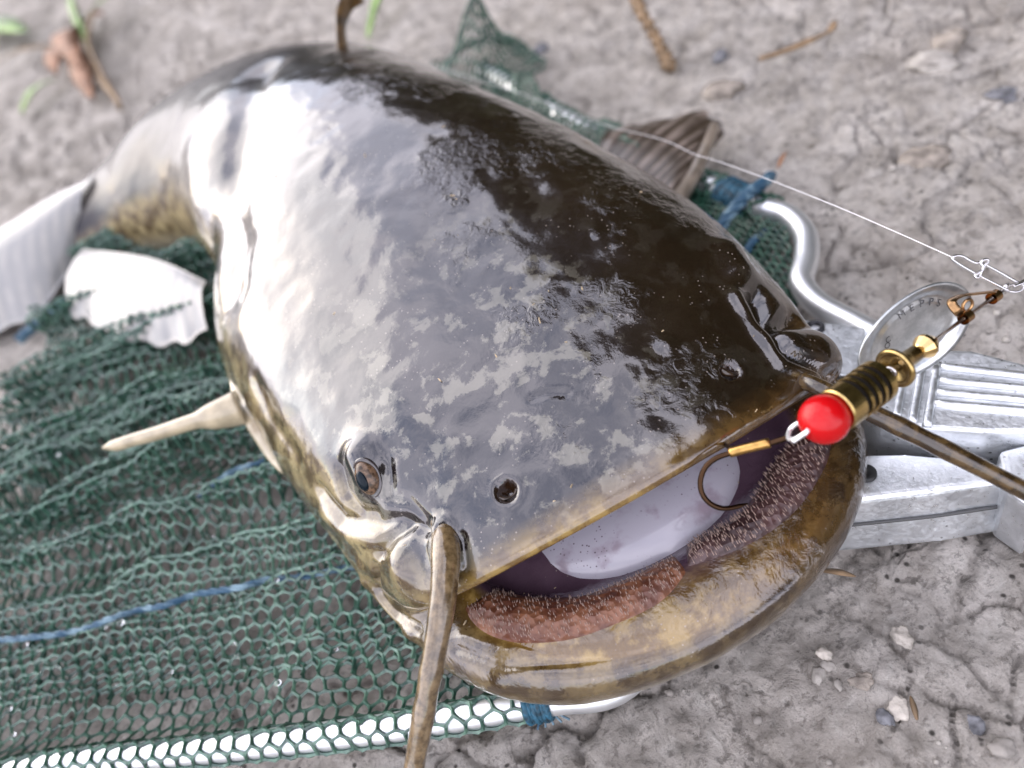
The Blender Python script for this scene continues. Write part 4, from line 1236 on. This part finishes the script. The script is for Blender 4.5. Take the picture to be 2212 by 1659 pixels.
for i, (u, v, r, m, fz, lab) in enumerate((
    (1942, 1292*1.0, .42, WSTONE, .7, None), (3580*.5422, 2800*.5422, .22, WSTONE, .8, 'small white rounded pebble below the hinge'),
    (3290*.5422, 2595*.5422, .16, WSTONE, .8, 'tiny pale pebble beside the lower jaw'),
    (3260*.5422, 2680*.5422, .15, STONE.m, .7, 'grey mud crumb in the cluster below the jaw'), (3300*.5422, 2640*.5422, .13, STONE.m, .7, 'rounder grey crumb at the top of the cluster below the jaw'),
    (3340*.5422, 2715*.5422, .12, STONE.m, .7, 'lumpy grey crumb at the foot of the cluster below the jaw'), (3440*.5422, 2700*.5422, .2, BSTONE, .7, 'brownish crumb beside the cluster of grey crumbs'),
    (3530*.5422, 2845*.5422, .16, DSTONE, .7, 'small dark blue-grey pebble next to the white pebble'), (3885*.5422, 2868*.5422, .18, DSTONE, .7, 'round dark grey pebble on bare mud'),
    (3600*.5422, 2525*.5422, .22, WSTONE, .6, 'cream pebble at the edge of a mud crack'),
    (3670*.5422, 605*.5422, .75, BSTONE, .45, 'brown-stained mud clod with a dark hollow'), (3720*.5422, 215*.5422, .8, STONE.m, .5, 'large pale grey clod on the open mud'), (3780*.5422, 140*.5422, .6, BSTONE, .5, 'olive-brown clod touching the large pale clod'),
    (4000*.5422, 340*.5422, .35, DSTONE, .6, 'dark small stone far out on the mud'), (2870*.5422, 235*.5422, .35, DSTONE, .7, 'dark speck of stone below the twig'), (2880*.5422, 350*.5422, .7, BSTONE, .4, 'flat brown clod between the stalk and the net'),
    (2160*.5422, 205*.5422, .5, DSTONE, .6, 'small dark stone beside the net peak'), (4000*.5422, 2970*.5422, .2, STONE.m, .7, 'grey crumb in the frame corner pile'), )):
    if lab is None: continue
    p = on_ground(u, v, r)
    o = link('pebble', mesh('pebble', rock(p, r, i + 3, fz), IF), m)
    tag(o, lab, 'pebble', 'stones on the mud')
# loose grit
gp_ = []
ico = bmesh.new(); bmesh.ops.create_icosphere(ico, subdivisions=1, radius=1)
JV = A([v.co[:] for v in ico.verts]); ico.verts.index_update(); JF = [tuple(v.index for v in f.verts) for f in ico.faces]; ico.free()
n_ = 5000
gx_, gy_ = RNG.uniform(-8, 34, n_), RNG.uniform(-8, 45, n_)
pr = fbm(np.stack([gx_*.25, gy_*.25, gx_*0], -1), 3, 88)
gz_ = ground_h(gx_, gy_)
for i in range(n_):
    if pr[i] < RNG.uniform(-.3, .7): continue
    r = .025 + .10*RNG.random()**3
    v = JV*(1 + .35*vnoise(JV*1.3 + i, i % 50))[:, None]*A([1.2, 1, .7])*r
    gp_.append((v + A([gx_[i], gy_[i], gz_[i] + r*.3]), JF))
gr_ = link('grit', mesh('grit', *join(gp_)), STONE.m)
tag(gr_, 'loose grey grit and mud crumbs scattered over the ground', 'grit', kind='stuff')

# ------------------------------------------------------------------ trees on the bank (they mirror in the wet skin)
LEAF = simple('bank_leaves', (.040, .045, .016), .8, noise=3, var=.5)
tv, tf = [], []
nl = 0
quads = []
for k in range(26):
    azd = -12 + 5.6*k + RNG.uniform(-1.5, 1.5)
    az = math.radians(azd)
    el = np.interp(azd, [-12, -5, 5, 15, 21, 30, 38, 50, 140], [3, 6, 17, 25, 38, 51, 61, 66, 60]) + RNG.uniform(-3, 3)
    dist = np.interp(azd, [-12, 15, 40, 140], [900, 800, 480, 480]) * RNG.uniform(.9, 1.1)
    ht = dist*math.tan(math.radians(el))
    bx, by = math.sin(az)*dist, math.cos(az)*dist
    v, f = tube(catmull([(bx, by, -10), (bx + 8, by, ht*.4), (bx - 5, by + 6, ht*.8)], 8), np.linspace(18, 5, 8), 7)
    quads.append((v, f))
    n_ = 1100
    h = RNG.random(n_)**.8
    rad = min(150, ht*.5)*np.sin(np.pi*np.clip(h*.9 + .08, 0, 1))**.6*RNG.random(n_)**.4
    t = RNG.uniform(0, 2*np.pi, n_)
    c = np.stack([bx + rad*np.cos(t), by + rad*np.sin(t), 10 + h*ht], -1) + RNG.normal(0, 12, (n_, 3))
    a1 = RNG.normal(0, 1, (n_, 3)); a1 /= np.linalg.norm(a1, axis=1, keepdims=True)
    a2 = np.cross(a1, RNG.normal(0, 1, (n_, 3))); a2 /= np.linalg.norm(a2, axis=1, keepdims=True)
    sz = RNG.uniform(14, 30, (n_, 1))
    q = np.stack([c - a1*sz, c + a2*sz*.6, c + a1*sz, c - a2*sz*.6], 1).reshape(-1, 3)
    quads.append((q, np.arange(n_*4).reshape(-1, 4).tolist()))
wood = link('woodland', mesh('woodland', *join(quads), smooth=False), LEAF)
tag(wood, 'dark leafy trees along the bank beyond the open mud', 'trees', kind='stuff')
